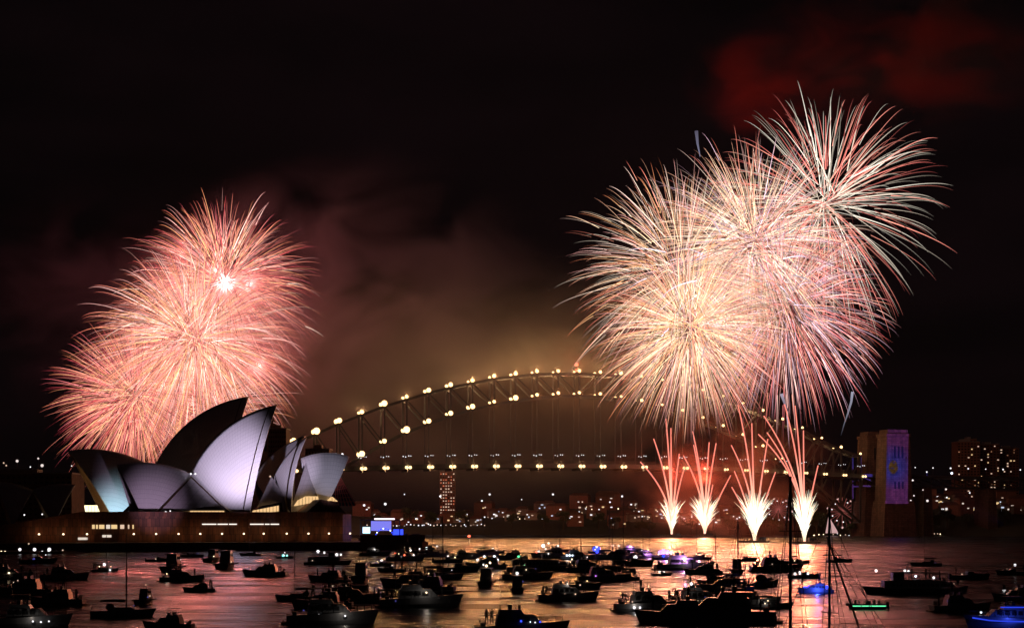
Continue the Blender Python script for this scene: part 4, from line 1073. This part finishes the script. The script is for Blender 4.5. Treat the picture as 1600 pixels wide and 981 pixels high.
 ('cruiser',985,862,34,'distant small cruiser left of the purple party lamps',.1,[(0,-1,3,W_,.7)]),
]
for k, px, py, w, lab, hd, li in data: boat(k, px, py, w*1.04, lab, hd, li)
# green strip and blue outlines as parts of their boats
for t, s, k in BOATS:
    if k == 'rib':
        MB().box(-2.9,2.9,1.32,1.36,.5,.68).build('light_strip', g_green, t)
    if 'outlined in blue' in t['label']:
        MB().tube([(-5.5,2.05,.9),(0,2.1,.9),(3,1.9,1.1),(5.5,.9,1.5)], .12, 6).tube([(-3,1.75,3.2),(1,1.5,3.2)], .1, 6).build('light_strip', glow('bright_blue_strip', (.03,.07,1), .8), t)
        point('lamp_light', (0,3.5,1.2), 130, (.05,.1,1), .5, t)
    if 'deep blue' in t['label']: point('lamp_light', (0,4,1.5), 500, (.05,.1,1), .5, t)
    if 'glowing bright blue' in t['label'] or 'purple' in t['label']: point('lamp_light', (0,-2,2.5), 1200, (.15,.1,1) if 'blue' in t['label'] else (.8,.3,1), .5, t)
# dark near yachts below the frame whose masts and stays cross the water
near = [(1235,120,15.4,1.5,0,'near yacht with the thickest upright mast at right',1.2),
        (1296,118,13.2,1.2,0,'near yacht with a short upright mast right of the thickest one',.4),
        (1368,120,11.2,1.1,-17,'near yacht with a mast leaning left over the orange water',.9),
        (1153,300,12.5,1.6,0,'middle distance yacht with an upright mast in front of the fire fountains',.9),
        (1120,330,10.0,1.0,-2,'middle distance yacht with a thin mast left of the upright one',.9),
        (1196,320,13.5,1.0,-16,'yacht with a thin mast leaning far to the left',1.0),
        (952,560,17,1.3,0,'distant yacht with a bare mast left of the fire fountains',.3),
        (974,600,19,1.3,0,'distant yacht with a bare mast just right of another one',3.4),
        (755,610,17,1.0,0,'distant yacht with a bare mast above the gold water',.2),
        (676,600,14,1.0,0,'distant yacht with a short bare mast right of the end wall',.2)]
for px, Y, mh, th, tl_, lab, hd in near:
    P = parts_of('yacht'); t = thing('sailing_yacht', lab, 'yacht', (gx(px, Y), Y, 0), hd, None, 1.0)
    objs = []
    for name, me, par in P:
        if name in ('mast', 'spreader', 'stay'): objs.append(None); continue
        objs.append(place(name, me, objs[par] if par is not None else t))
    tp = Vector((0,0,mh)); tx = math.tan(math.radians(tl_))*mh
    # the lean is across the picture: turn it into boat space
    lean = Matrix.Rotation(-hd, 3, 'Z') @ Vector((tx, 0, mh))
    m = MB().tube([(0.0,0,1.5), lean], [.085*th, .06*th], 8).build('mast', alu, t)
    MB().bar(lean*.45+Vector((0,-1,0)), lean*.45+Vector((0,1,0)), .06).bar(lean*.75+Vector((0,-.8,0)), lean*.75+Vector((0,.8,0)), .06).build('spreader', alu, m)
    sb = MB()
    for q in ((5.6,0,1.7),(-5.4,0,1.3),(.2,-1.6,1.3),(.2,1.6,1.3)): sb.tube([lean*.98, q], .022*th, 4)
    sb.build('stay', alu, t)

# ------------------------------------------------------------------ people on the boats
clothm = mat('dark_clothes', (.03,.03,.035), .9); skinm = mat('skin', (.35,.22,.16), .6)
def person(loc, label, rz=0, sit=False, s=1.0, arms=0):
    J = {'pel':(0,0,.95),'ch':(0,.02,1.3),'nk':(0,.02,1.5),'hd':(0,-.01,1.62),'tp':(0,0,1.74)}
    v = [J['pel'],J['ch'],J['nk'],J['hd'],J['tp']]; r = [.15,.16,.06,.095,.08]; e = [(0,1),(1,2),(2,3),(3,4)]
    for sg in (-1,1):
        n = len(v)
        if sit: v += [(sg*.1,0,.92),(sg*.12,-.42,.95),(sg*.12,-.45,.5),(sg*.12,-.6,.45)]
        else: v += [(sg*.1,0,.88),(sg*.13,-.02,.48),(sg*.14,.02,.08),(sg*.14,-.16,.04)]
        r += [.1,.07,.045,.04]; e += [(0,n),(n,n+1),(n+1,n+2),(n+2,n+3)]
        n = len(v); up = arms and sg > 0
        v += [(sg*.2,0,1.43),(sg*(.3 if up else .26),-.05,1.6 if up else 1.15),(sg*.24,-.25,1.78 if up else .98)]; r += [.06,.045,.035]; e += [(1,n),(n,n+1),(n+1,n+2)]
    me = bpy.data.meshes.new('person'); me.from_pydata(v, e, []); 
    o = bpy.data.objects.new('person', me); COL.objects.link(o)
    sm = o.modifiers.new('skin', 'SKIN')
    for i, rr in enumerate(r): me.skin_vertices[0].data[i].radius = (rr, rr*.85) if False else (rr, rr)
    me.skin_vertices[0].data[0].use_root = True
    o.modifiers.new('sub', 'SUBSURF').levels = 1; o.modifiers['sub'].render_levels = 1
    me.materials.append(clothm); o.location = loc; o.rotation_euler = (0,0,rz); o.scale = (s,)*3
    tag(o, label, 'person'); return o
def on_boat(lab_part):
    for t, s, k in BOATS:
        if lab_part in t['label']: return t, s
t, s = on_boat('bottom middle')
for dx, lab, a in ((-4.4,'person standing at the stern of the bottom middle cruiser',0),(-3.7,'person with a raised arm beside the stern figure',1)):
    w = t.matrix_basis @ Vector((dx, -.3, 1.45/1)); person(w, lab, .3, False, 1.0, a)
t, s = on_boat('green glowing')
for i, dx in enumerate((-2.0, 1.2, 2.0)):
    w = t.matrix_basis @ Vector((-dx, 0, .5)); person((w.x, w.y, w.z-.25), ('person seated at the left end of the green lit inflatable','person seated in the middle of the green lit inflatable','person seated right of the middle of the green lit inflatable')[i], .2*i, True, .85*s)

# revellers standing on the decks of the nearer boats, one shared figure mesh per pose
def baked(arms):
    o = person((0,0,0), 'x', arms=arms); dg = bpy.context.evaluated_depsgraph_get(); dg.update()
    me = bpy.data.meshes.new_from_object(o.evaluated_get(dg)); bpy.data.objects.remove(o); me.name = 'person'; return me
poses = [baked(0), baked(1)]
pr = random.Random(9)
for t, s, k in BOATS:
    Y = t.location.y
    if k not in ('cruiser', 'ferry', 'yacht', 'sport') or Y > 420 or Y < 205: continue
    w = ' '.join(t['label'].split()[:14])
    spots = {'cruiser': [(-4.6,.6,1.0),(-4.1,-.7,1.0),(-1.4,.2,3.46),(3.6,0,1.6)], 'ferry': [(-7,-1.5,4.2),(-5.5,-1,4.2),(-3.2,-1.8,4.2),(-1.5,-1,4.2)], 'yacht': [(-4.2,.3,1.0),(-3.6,-.5,1.0)], 'sport': [(-3.4,.2,.95)]}[k]
    M4 = Matrix.LocRotScale(t.location, t.rotation_euler, t.scale)
    for q in spots:
        if pr.random() < .2: continue
        o = place('person', pr.choice(poses), None, M4 @ Vector((q[0]+pr.uniform(-.3,.3), q[1]+pr.uniform(-.3,.3), q[2])), (0,0,pr.uniform(0,6)), pr.uniform(.95,1.05))
        tag(o, 'person on ' + w, 'person', 'people on ' + w)

flood(30, -12, (90,790), 25, 0.7e5, (.7,.8,.75), 70, z=5, fix=False)

# ------------------------------------------------------------------ fireworks
def rdir(q):
    z = q.uniform(-1, 1); a = q.uniform(0, 2*math.pi); r = math.sqrt(1-z*z); return Vector((r*math.cos(a), r*math.sin(a), z))
def lerp3(a, b, t): return tuple(a[i]+(b[i]-a[i])*t for i in range(3))
def burst(label, px, py, Y, Rpx, n, pals, t0=(.05,.4), t1=(.8,1.0), grav=.22, th=1.0, seed=1, rj=(.72,1.04), drag=1.9, light=0, lcol=(1,.5,.4), cone=None, seg=11, gain=1.0):
    q = random.Random(seed); c = at(px, py, Y); R = Rpx/F*Y; px1 = Y/F
    t = thing('firework_burst', label, 'firework', c)
    rest = MB(); k = 1-math.exp(-drag)
    n = int(n*1.45) if n > 100 else n
    for i in range(n):
        d = rdir(q)
        if cone:
            while d.dot(cone[0]) < cone[1]: d = rdir(q)
        Rt = R*q.uniform(*rj); a, b = q.uniform(*t0), q.uniform(*t1)
        pin, pout, g = q.choice(pals)
        br = (1.15 if px < 800 else 1.12)*gain*g*q.choice((.45,.7,1.0,1.3,1.7)); w = th*px1*q.choice((.3,.36,.42,.5,.66))
        side = Vector((q.gauss(0,1), q.gauss(0,1), q.gauss(0,1)))*R*.012
        P, RR, CC = [], [], []; c0 = rdir(q)*R*q.uniform(0, .13)*(0 if cone else 1)
        for s in range(seg+1):
            u = s/seg; tt = a+(b-a)*u; e = (1-math.exp(-drag*tt))/k
            P.append(c0 + d*Rt*e + Vector((0,0,-.88*grav*R*tt*tt)) + side*tt*tt)
            RR.append(w*(1 - .55*u) if u < .9 else w*.3)
            fade = (1 - .6*u*u) * (0.6 if u > .93 else 1) * min(1, .75+u*4)
            hot = 1 + (.9 if px < 800 else .6)*max(0, 1-tt*2.2); CC.append(tuple(x*br*fade*hot for x in lerp3(pin, pout, u)))
        if i < 100:
            m = MB().tube(P, RR, 3, CC); m.build('spark_trail', sparkm, t)
        else: rest.tube(P, RR, 3, CC)
    if rest.v: rest.build('spark_trails', sparkm, t)['kind'] = 'stuff'
    if light:
        for j in range(6):
            p = rdir(q)*R*.6; p.y *= .4
            if j < 4: point('burst_light', p, light/4, lcol, 0, t)
            spot('burst_water_fill', p, p+Vector((-5 if px > 800 else 1.5,-10,-3.5)), light*(3.0 if px < 800 else 5.8)/6, (lcol[0], lcol[1]*.75, lcol[2]*.85), 92, 0, .6, t)  # added spots aimed down the harbour to brighten the water
    return t
# colours in linear light
SAL = ((1.0,.40,.27), (.7,.13,.10), 1.0); PNK = ((1.0,.29,.28), (.45,.05,.08), .9); PAL = ((1.0,.62,.54), (.8,.33,.31), 1.1); RED = ((.8,.12,.12), (.3,.02,.04), .8)
CRM = ((1.0,.74,.46), (.9,.38,.25), 1.1); WHT = ((1.0,.80,.62), (.88,.58,.50), 1.05); LAV = ((.95,.66,.8), (.62,.33,.42), .9); ORG = ((1.0,.55,.25), (.8,.2,.1), .9); GRW = ((.85,.70,.55), (.5,.44,.36), .7)
LY = 1580
PL = [SAL, SAL, PNK, PAL, ORG, RED]
burst('salmon pink firework burst at the top of the left display', 350, 440, LY, 163, 800, PL, grav=.18, seed=1, light=E_LEFT, lcol=(1,.24,.2))
burst('dense orange pink firework burst in the middle of the left display', 305, 530, LY-30, 188, 1300, [SAL, SAL, ORG, PNK, PAL], grav=.2, seed=2, light=E_LEFT, lcol=(1,.27,.18))
burst('deep red edged firework burst low on the left of the display', 212, 618, LY-10, 146, 1000, [SAL, PNK, RED, ORG, SAL], grav=.12, seed=3, light=E_LEFT*.7, lcol=(1,.2,.16))
burst('orange firework burst behind the tall dark sail', 320, 635, LY+40, 145, 700, [SAL, ORG, PAL, PNK], grav=.1, seed=4)
burst('sparse white firework streaks over the left display', 330, 500, LY-60, 175, 40, [WHT, WHT, PAL], t0=(.25,.6), grav=.22, th=1.5, seed=5)
burst('small white hot firework burst near the top of the left display', 352, 441, LY-90, 27, 110, [((1.6,1.3,1.25),(1,.5,.5),1.3)], grav=.1, th=1.0, seed=6, t1=(.6,1), rj=(.3,1.0))
RY = 1250
burst('red and white striped firework burst at the top right', 1290, 318, RY+30, 203, 250, [((.85,.22,.18),(.6,.12,.11),1.0), GRW, ((.95,.86,.72),(.6,.55,.45),.9), ((.85,.3,.22),(.7,.2,.16),1.0)], t0=(.0,.3), t1=(.85,1.0), grav=.17, th=1.6, seed=11, rj=(.88,1.03), light=E_RIGHT*.6, lcol=(1,.3,.22))
burst('cream white firework burst in the middle of the right display', 1180, 378, RY, 198, 760, [CRM, WHT, CRM, SAL, PAL, LAV], t0=(.03,.45), grav=.16, seed=12, light=E_RIGHT, lcol=(1,.42,.26))
burst('pale tipped firework burst at the left of the right display', 1066, 425, RY-20, 205, 560, [CRM, PAL, WHT, SAL, ORG, GRW], t0=(.05,.5), grav=.15, seed=13, light=E_RIGHT*.7, lcol=(1,.4,.25))
burst('dense cream and orange firework burst above the arch crown', 1078, 512, RY-40, 172, 900, [CRM, CRM, SAL, ORG, PAL], grav=.16, seed=14, light=E_RIGHT*.8, lcol=(1,.38,.2))
burst('pink and violet firework burst low in the right display', 1225, 478, RY-10, 182, 800, [SAL, PNK, LAV, PAL, PNK], t0=(.1,.6), grav=.22, seed=15)
burst('sparse lavender white firework streaks over the right display', 1150, 430, RY-70, 175, 40, [WHT, ((.95,.8,.95),(.75,.6,.8),1.1)], t0=(.3,.7), grav=.2, th=1.7, seed=16)
# rising shell tails
def streak(pts, Y, w, c0, c1, label):
    P = [at(x, y, Y) for x, y in pts]; o = P[0].copy(); mb = MB(); n = len(P)
    mb.tube([p-o for p in P], [w*(1-.8*i/(n-1)) for i in range(n)], 6, [lerp3(c0, c1, i/(n-1)) for i in range(n)])
    ob = mb.build('rising_shell', sparkm, None, loc=o); tag(ob, label, 'firework')
streak([(1332,612),(1330,628),(1325,645),(1319,662),(1314,680)], 1300, 1.0, (.35,.35,.45), (.02,.02,.03), 'faint blue white rising shell tail left of the pylon')
streak([(1221,615),(1226,630),(1233,645)], 1150, 1.2, (.4,.35,.45), (.1,.04,.05), 'pale violet rising shell tail above the right fire fountain')
streak([(1088,205),(1090,225),(1094,245)], 1300, 1.4, (.09,.08,.12), (.2,.2,.3), 'faint grey blue shell smoke tail above the right display')
# fire fountains on barges
def curve2(p0, p1, bend, n=12):
    (x0, y0), (x1, y1) = p0, p1; out = []
    for i in range(n+1):
        u = i/n; out.append((x0+(x1-x0)*(u**(1+bend)), y0+(y1-y0)*(u**.92)))
    return out
def fountain(px, py, Y, tails, spray, label, seed, wid=24, top=40, energy=E_FOUNT):
    q = random.Random(seed); o = at(px, py, Y); t = thing('fire_fountain', label, 'firework', (o.x, o.y, 1.7))
    b = Vector((0,0,o.z-1.7)); px1 = Y/F
    for (tx, ty, bend) in tails:
        yo = q.uniform(-10, 10); pts = curve2((px, py), (tx, ty), bend, 16); P = []
        for i, (x, y) in enumerate(pts):
            p = at(x, y, Y)-o+b; P.append(p+Vector((0, yo*i/16, 0)))
        mb = MB(); n = len(P)
        mb.tube(P, [px1*1.75*(1.0-.5*i/(n-1)) for i in range(n)], 5, [lerp3((1.7,1.0,.7),(1.25,.33,.24), min(1, i/(n-1)*1.6)) for i in range(n)])
        mb.build('comet_tail', sparkm, t)
    mb = MB()
    for i in range(spray):
        a = q.gauss(0, .40); h = top*q.choice((.55,.75,.85,1.0,1.12,1.25))*q.uniform(.85,1.08)*(1-.12*abs(a)); dx = math.sin(a)*wid*1.35*(h/top); dy = q.gauss(0, .3)*wid
        tip = Vector((dx, dy, h))*px1; c = q.choice(((2.2,1.8,1.2),(2.0,1.4,.9),(1.9,2.0,1.6),(2.1,1.7,1.3)))
        P = [b+Vector((tip.x*u**1.2, tip.y*u**1.2, tip.z*u))+Vector((0,0,h*.16*px1*math.sin(math.pi*u))) for u in (0,.25,.5,.75,1)]
        mb.tube(P, [px1*.4,px1*.62,px1*.5,px1*.36,px1*.16], 3, [(1.3,.9,.55),(1.5,1.25,.9),c,c,tuple(v*.45 for v in c)])
    mb.build('spark_spray', sparkm, t)['kind'] = 'stuff'
    point('fountain_light', b+Vector((0,-4,top*.6*px1)), energy*.6, (1,.5,.3), 5, t)
    point('fountain_glow', b+Vector((0,-4,top*2.2*px1)), energy*.7, (1,.14,.08), 12, t)
    spot('fountain_water_fill', b+Vector((0,-6,top*2*px1)), b+Vector((-22,-60,-8)), energy*3.6, (1,.20,.08), 105, 0, .6, t)  # added spot throwing extra red onto the water in front
    r = thing('firework_barge', 'low flat barge under '+label.split(' with')[0], 'barge', (o.x, o.y+2, 0)); s = .8
    MB().hexa([(-8,-4,-.5),(8,-4,-.5),(8,4,-.5),(-8,4,-.5),(-9,-4,1.2),(9,-4,1.2),(9,4,1.2),(-9,4,1.2)]).build('hull', hullr, r)
    mo = MB()
    for i in range(7): mo.tube([(-6+2*i,-1.5,1.2),(-6+2*i,-1.5,2.2)], .3, 6)
    mo.build('mortars', steel, r); MB().box(3,7,-.5,3,1.21,3.2).build('shed', hulld, r)
fountain(1049.5, 834, 1330, [(999,722,1.0),(1020,686,.7),(1040,654,.6),(1049,668,.3),(1060,709,.25),(1068,730,.4)], 170, 'leftmost fire fountain with a narrow white cone', 31, 17, 44)
fountain(1101, 833, 1345, [(1066,712,.9),(1081,674,.7),(1083,695,.5),(1110,690,.3),(1119,692,.3),(1143,742,.1),(1112,757,.2)], 230, 'second fire fountain from the left with a bushy white head', 32, 25, 46)
fountain(1179, 846, 1010, [(1143,695,1.0),(1154,632,.8),(1177,660,.3),(1198,686,.2),(1213,737,.15),(1150,735,.4),(1146,760,.3)], 280, 'third fire fountain from the left with a wide white cone', 33, 27, 62)
fountain(1257, 850, 960, [(1185,678,1.3),(1194,649,1.0),(1229,630,.8),(1246,632,.5),(1259,671,.2),(1277,727,.3),(1202,674,1.1),(1240,745,.4)], 260, 'rightmost fire fountain with the tallest red comet tails', 34, 21, 66, E_FOUNT)

# ------------------------------------------------------------------ projected light on the right pylon
wp = Matrix.Rotation(BA, 3, 'Z') @ Vector((268, -36, 58)) + Vector((BX, BY, 0))
src = wp + Matrix.Rotation(BA, 3, 'Z') @ Vector((2, -170, -48))
pj = spot('pylon_projector', src, wp, 3.0e6, (1,1,1), 26, .2, .05)
ld = pj.data; ld.use_nodes = True; t = ld.node_tree
em = [n for n in t.nodes if n.type == 'EMISSION'][0]
tc = t.nodes.new('ShaderNodeTexCoord'); sp = t.nodes.new('ShaderNodeSeparateXYZ'); t.links.new(tc.outputs['Normal'], sp.inputs[0])
def M(op, a, b=None, c=None):
    n = t.nodes.new('ShaderNodeMath'); n.operation = op
    for i, v in enumerate((a, b, c)):
        if v is None: continue
        if isinstance(v, (int, float)): n.inputs[i].default_value = v
        else: t.links.new(v, n.inputs[i])
    return n.outputs[0]
def Mix(f, a, b):
    n = t.nodes.new('ShaderNodeMix'); n.data_type = 'RGBA'
    t.links.new(f, n.inputs[0]) if not isinstance(f, float) else None
    for i, v in ((6, a), (7, b)):
        if isinstance(v, tuple): n.inputs[i].default_value = (*v, 1)
        else: t.links.new(v, n.inputs[i])
    return n.outputs[2]
u = M('MULTIPLY', M('DIVIDE', sp.outputs[0], sp.outputs[2]), 176.0); v = M('MULTIPLY', M('DIVIDE', sp.outputs[1], sp.outputs[2]), 176.0)   # metres on the face (signs flip with z<0)
cv = t.nodes.new('ShaderNodeCombineXYZ'); t.links.new(u, cv.inputs[0]); t.links.new(v, cv.inputs[1])
ns = t.nodes.new('ShaderNodeTexNoise'); ns.inputs['Scale'].default_value = .35; ns.inputs['Detail'].default_value = 3; t.links.new(cv.outputs[0], ns.inputs['Vector'])
r2 = M('SQRT', M('ADD', M('MULTIPLY', u, u), M('MULTIPLY', v, v)))
ring = M('SUBTRACT', 1.0, M('MINIMUM', M('POWER', M('DIVIDE', r2, 19.0), 2.0), 1.0))
core = M('LESS_THAN', M('SQRT', M('ADD', M('MULTIPLY', u, u), M('MULTIPLY', M('MULTIPLY', v, v), .6))), 4.2)
c1 = Mix(ring, (.20,.07,.50), (.02,.09,1.0)); c2 = Mix(M('MULTIPLY', core, M('GREATER_THAN', ns.outputs['Fac'], .42)), c1, (.18,.15,.04))
inx = M('LESS_THAN', M('ABSOLUTE', M('SUBTRACT', u, 0.0)), 13.6); iny = M('LESS_THAN', M('ABSOLUTE', v), 30.5)
t.links.new(c2, em.inputs['Color'])
t.links.new(M('MULTIPLY', M('MULTIPLY', inx, iny), M('ADD', .55, M('MULTIPLY', ns.outputs['Fac'], .9))), em.inputs['Strength'])
# orange uplight on the far pylon
wq_ = Matrix.Rotation(BA, 3, 'Z') @ Vector((256, 18, 60)) + Vector((BX, BY, 0))
spot('pylon_uplight', wq_, Matrix.Rotation(BA, 3, 'Z') @ Vector((262, 27, 82)) + Vector((BX, BY, 0)), 3.0e4, (1,.4,.12), 60, .5, .8)

# ------------------------------------------------------------------ smoke and haze
def smoke(label, px, py, Y, rx, ry, rz, dens, col, scale=.012, thr=.45, seed=0, stretch=(1,1,1.6)):
    c = at(px, py, Y); m = bpy.data.materials.new('smoke'); m.use_nodes = True; t = m.node_tree
    for n in list(t.nodes): t.nodes.remove(n)
    o = t.nodes.new('ShaderNodeOutputMaterial'); pv = t.nodes.new('ShaderNodeVolumePrincipled'); pv.inputs['Color'].default_value = (*col, 1); pv.inputs['Anisotropy'].default_value = 0
    tc = t.nodes.new('ShaderNodeTexCoord'); mp = t.nodes.new('ShaderNodeMapping'); mp.inputs['Scale'].default_value = stretch; mp.inputs['Location'].default_value = (seed*37, seed*11, 0)
    n = t.nodes.new('ShaderNodeTexNoise'); n.inputs['Scale'].default_value = scale; n.inputs['Detail'].default_value = 3; n.inputs['Distortion'].default_value = .7
    t.links.new(tc.outputs['Object'], mp.inputs['Vector']); t.links.new(mp.outputs['Vector'], n.inputs['Vector'])
    mr = t.nodes.new('ShaderNodeMapRange'); mr.inputs['From Min'].default_value = thr; mr.inputs['From Max'].default_value = thr+.25; t.links.new(n.outputs['Fac'], mr.inputs['Value'])
    # soft edge: fall-off with the distance from the centre
    sc2 = t.nodes.new('ShaderNodeMapping'); sc2.inputs['Scale'].default_value = (1/rx, 1/ry, 1/rz); ln = t.nodes.new('ShaderNodeVectorMath'); ln.operation = 'LENGTH'
    t.links.new(tc.outputs['Object'], sc2.inputs['Vector']); t.links.new(sc2.outputs['Vector'], ln.inputs[0])
    m2 = t.nodes.new('ShaderNodeMapRange'); m2.interpolation_type = 'SMOOTHSTEP'; m2.inputs['From Min'].default_value = 1; m2.inputs['From Max'].default_value = .2; t.links.new(ln.outputs['Value'], m2.inputs['Value'])
    a = t.nodes.new('ShaderNodeMath'); a.operation = 'MULTIPLY'; t.links.new(mr.outputs[0], a.inputs[0]); t.links.new(m2.outputs[0], a.inputs[1])
    b = t.nodes.new('ShaderNodeMath'); b.operation = 'MULTIPLY'; b.inputs[1].default_value = dens; t.links.new(a.outputs[0], b.inputs[0])
    t.links.new(b.outputs[0], pv.inputs['Density']); t.links.new(pv.outputs[0], o.inputs['Volume'])
    ob = MB().ball((0,0,0), 1, 20, 12, (rx, ry, rz)).build('smoke', m, None, loc=c); tag(ob, label, 'smoke', kind='stuff'); return ob
smoke('faint mauve smoke drifting between the two firework displays', 555, 455, 1540, 205, 60, 140, .0135, (.85,.6,.8), seed=1, thr=.38)
smoke('dark red smoke patches above the right firework display', 1400, 85, 1300, 150, 50, 66, .018, (.62,.06,.05), scale=.017, thr=.44, seed=2, stretch=(1,1,2))  # red of the firework light put into the scatter colour
smoke('red smoke patch left above the right firework display', 1180, 130, 1300, 60, 40, 50, .016, (.6,.04,.03), scale=.02, thr=.42, seed=5, stretch=(1,1,2))  # smoke tinted to stand for red light falling on it
smoke('red lit smoke low over the water behind the fire fountains', 1130, 765, 1360, 110, 50, 75, .011, (.95,.42,.36), scale=.025, thr=.40, seed=3)
smoke('brown smoke lit by the lamps behind the arch', 690, 610, 1450, 320, 120, 140, .0032, (.9,.76,.66), scale=.008, thr=.30, seed=8)
smoke('pale olive brown smoke glowing above the crown of the arch', 855, 560, 1440, 75, 45, 34, .012, (.9,.84,.62), scale=.02, thr=.35, seed=9)
smoke('salmon lit smoke hanging inside the left firework display', 300, 545, 1570, 105, 60, 125, .007, (.95,.8,.8), scale=.02, thr=.28, seed=12)
smoke('pink lit smoke hanging inside the right firework display', 1150, 450, 1265, 110, 50, 90, .005, (.95,.8,.78), scale=.02, thr=.30, seed=13)
smoke('faint brown smoke high above the right firework display', 1430, 70, 1420, 190, 60, 100, .0035, (.6,.35,.3), scale=.010, thr=.40, seed=15)
smoke('thin plum smoke around the left side of the left firework display', 130, 480, 1640, 130, 60, 130, .004, (.7,.5,.75), scale=.012, thr=.42, seed=16)
hz = MB().box(-900, 1250, -60, 2900, -1.2, 560)
m = bpy.data.materials.new('haze'); m.use_nodes = True; t = m.node_tree
for n in list(t.nodes): t.nodes.remove(n)
o = t.nodes.new('ShaderNodeOutputMaterial'); pv = t.nodes.new('ShaderNodeVolumePrincipled'); pv.inputs['Color'].default_value = (.85,.8,.78,1); pv.inputs['Density'].default_value = HAZE
pv.inputs['Anisotropy'].default_value = 0.0
t.links.new(pv.outputs[0], o.inputs['Volume'])
h = hz.build('haze', m); tag(h, 'thin firework haze over the whole harbour', 'haze', kind='stuff')
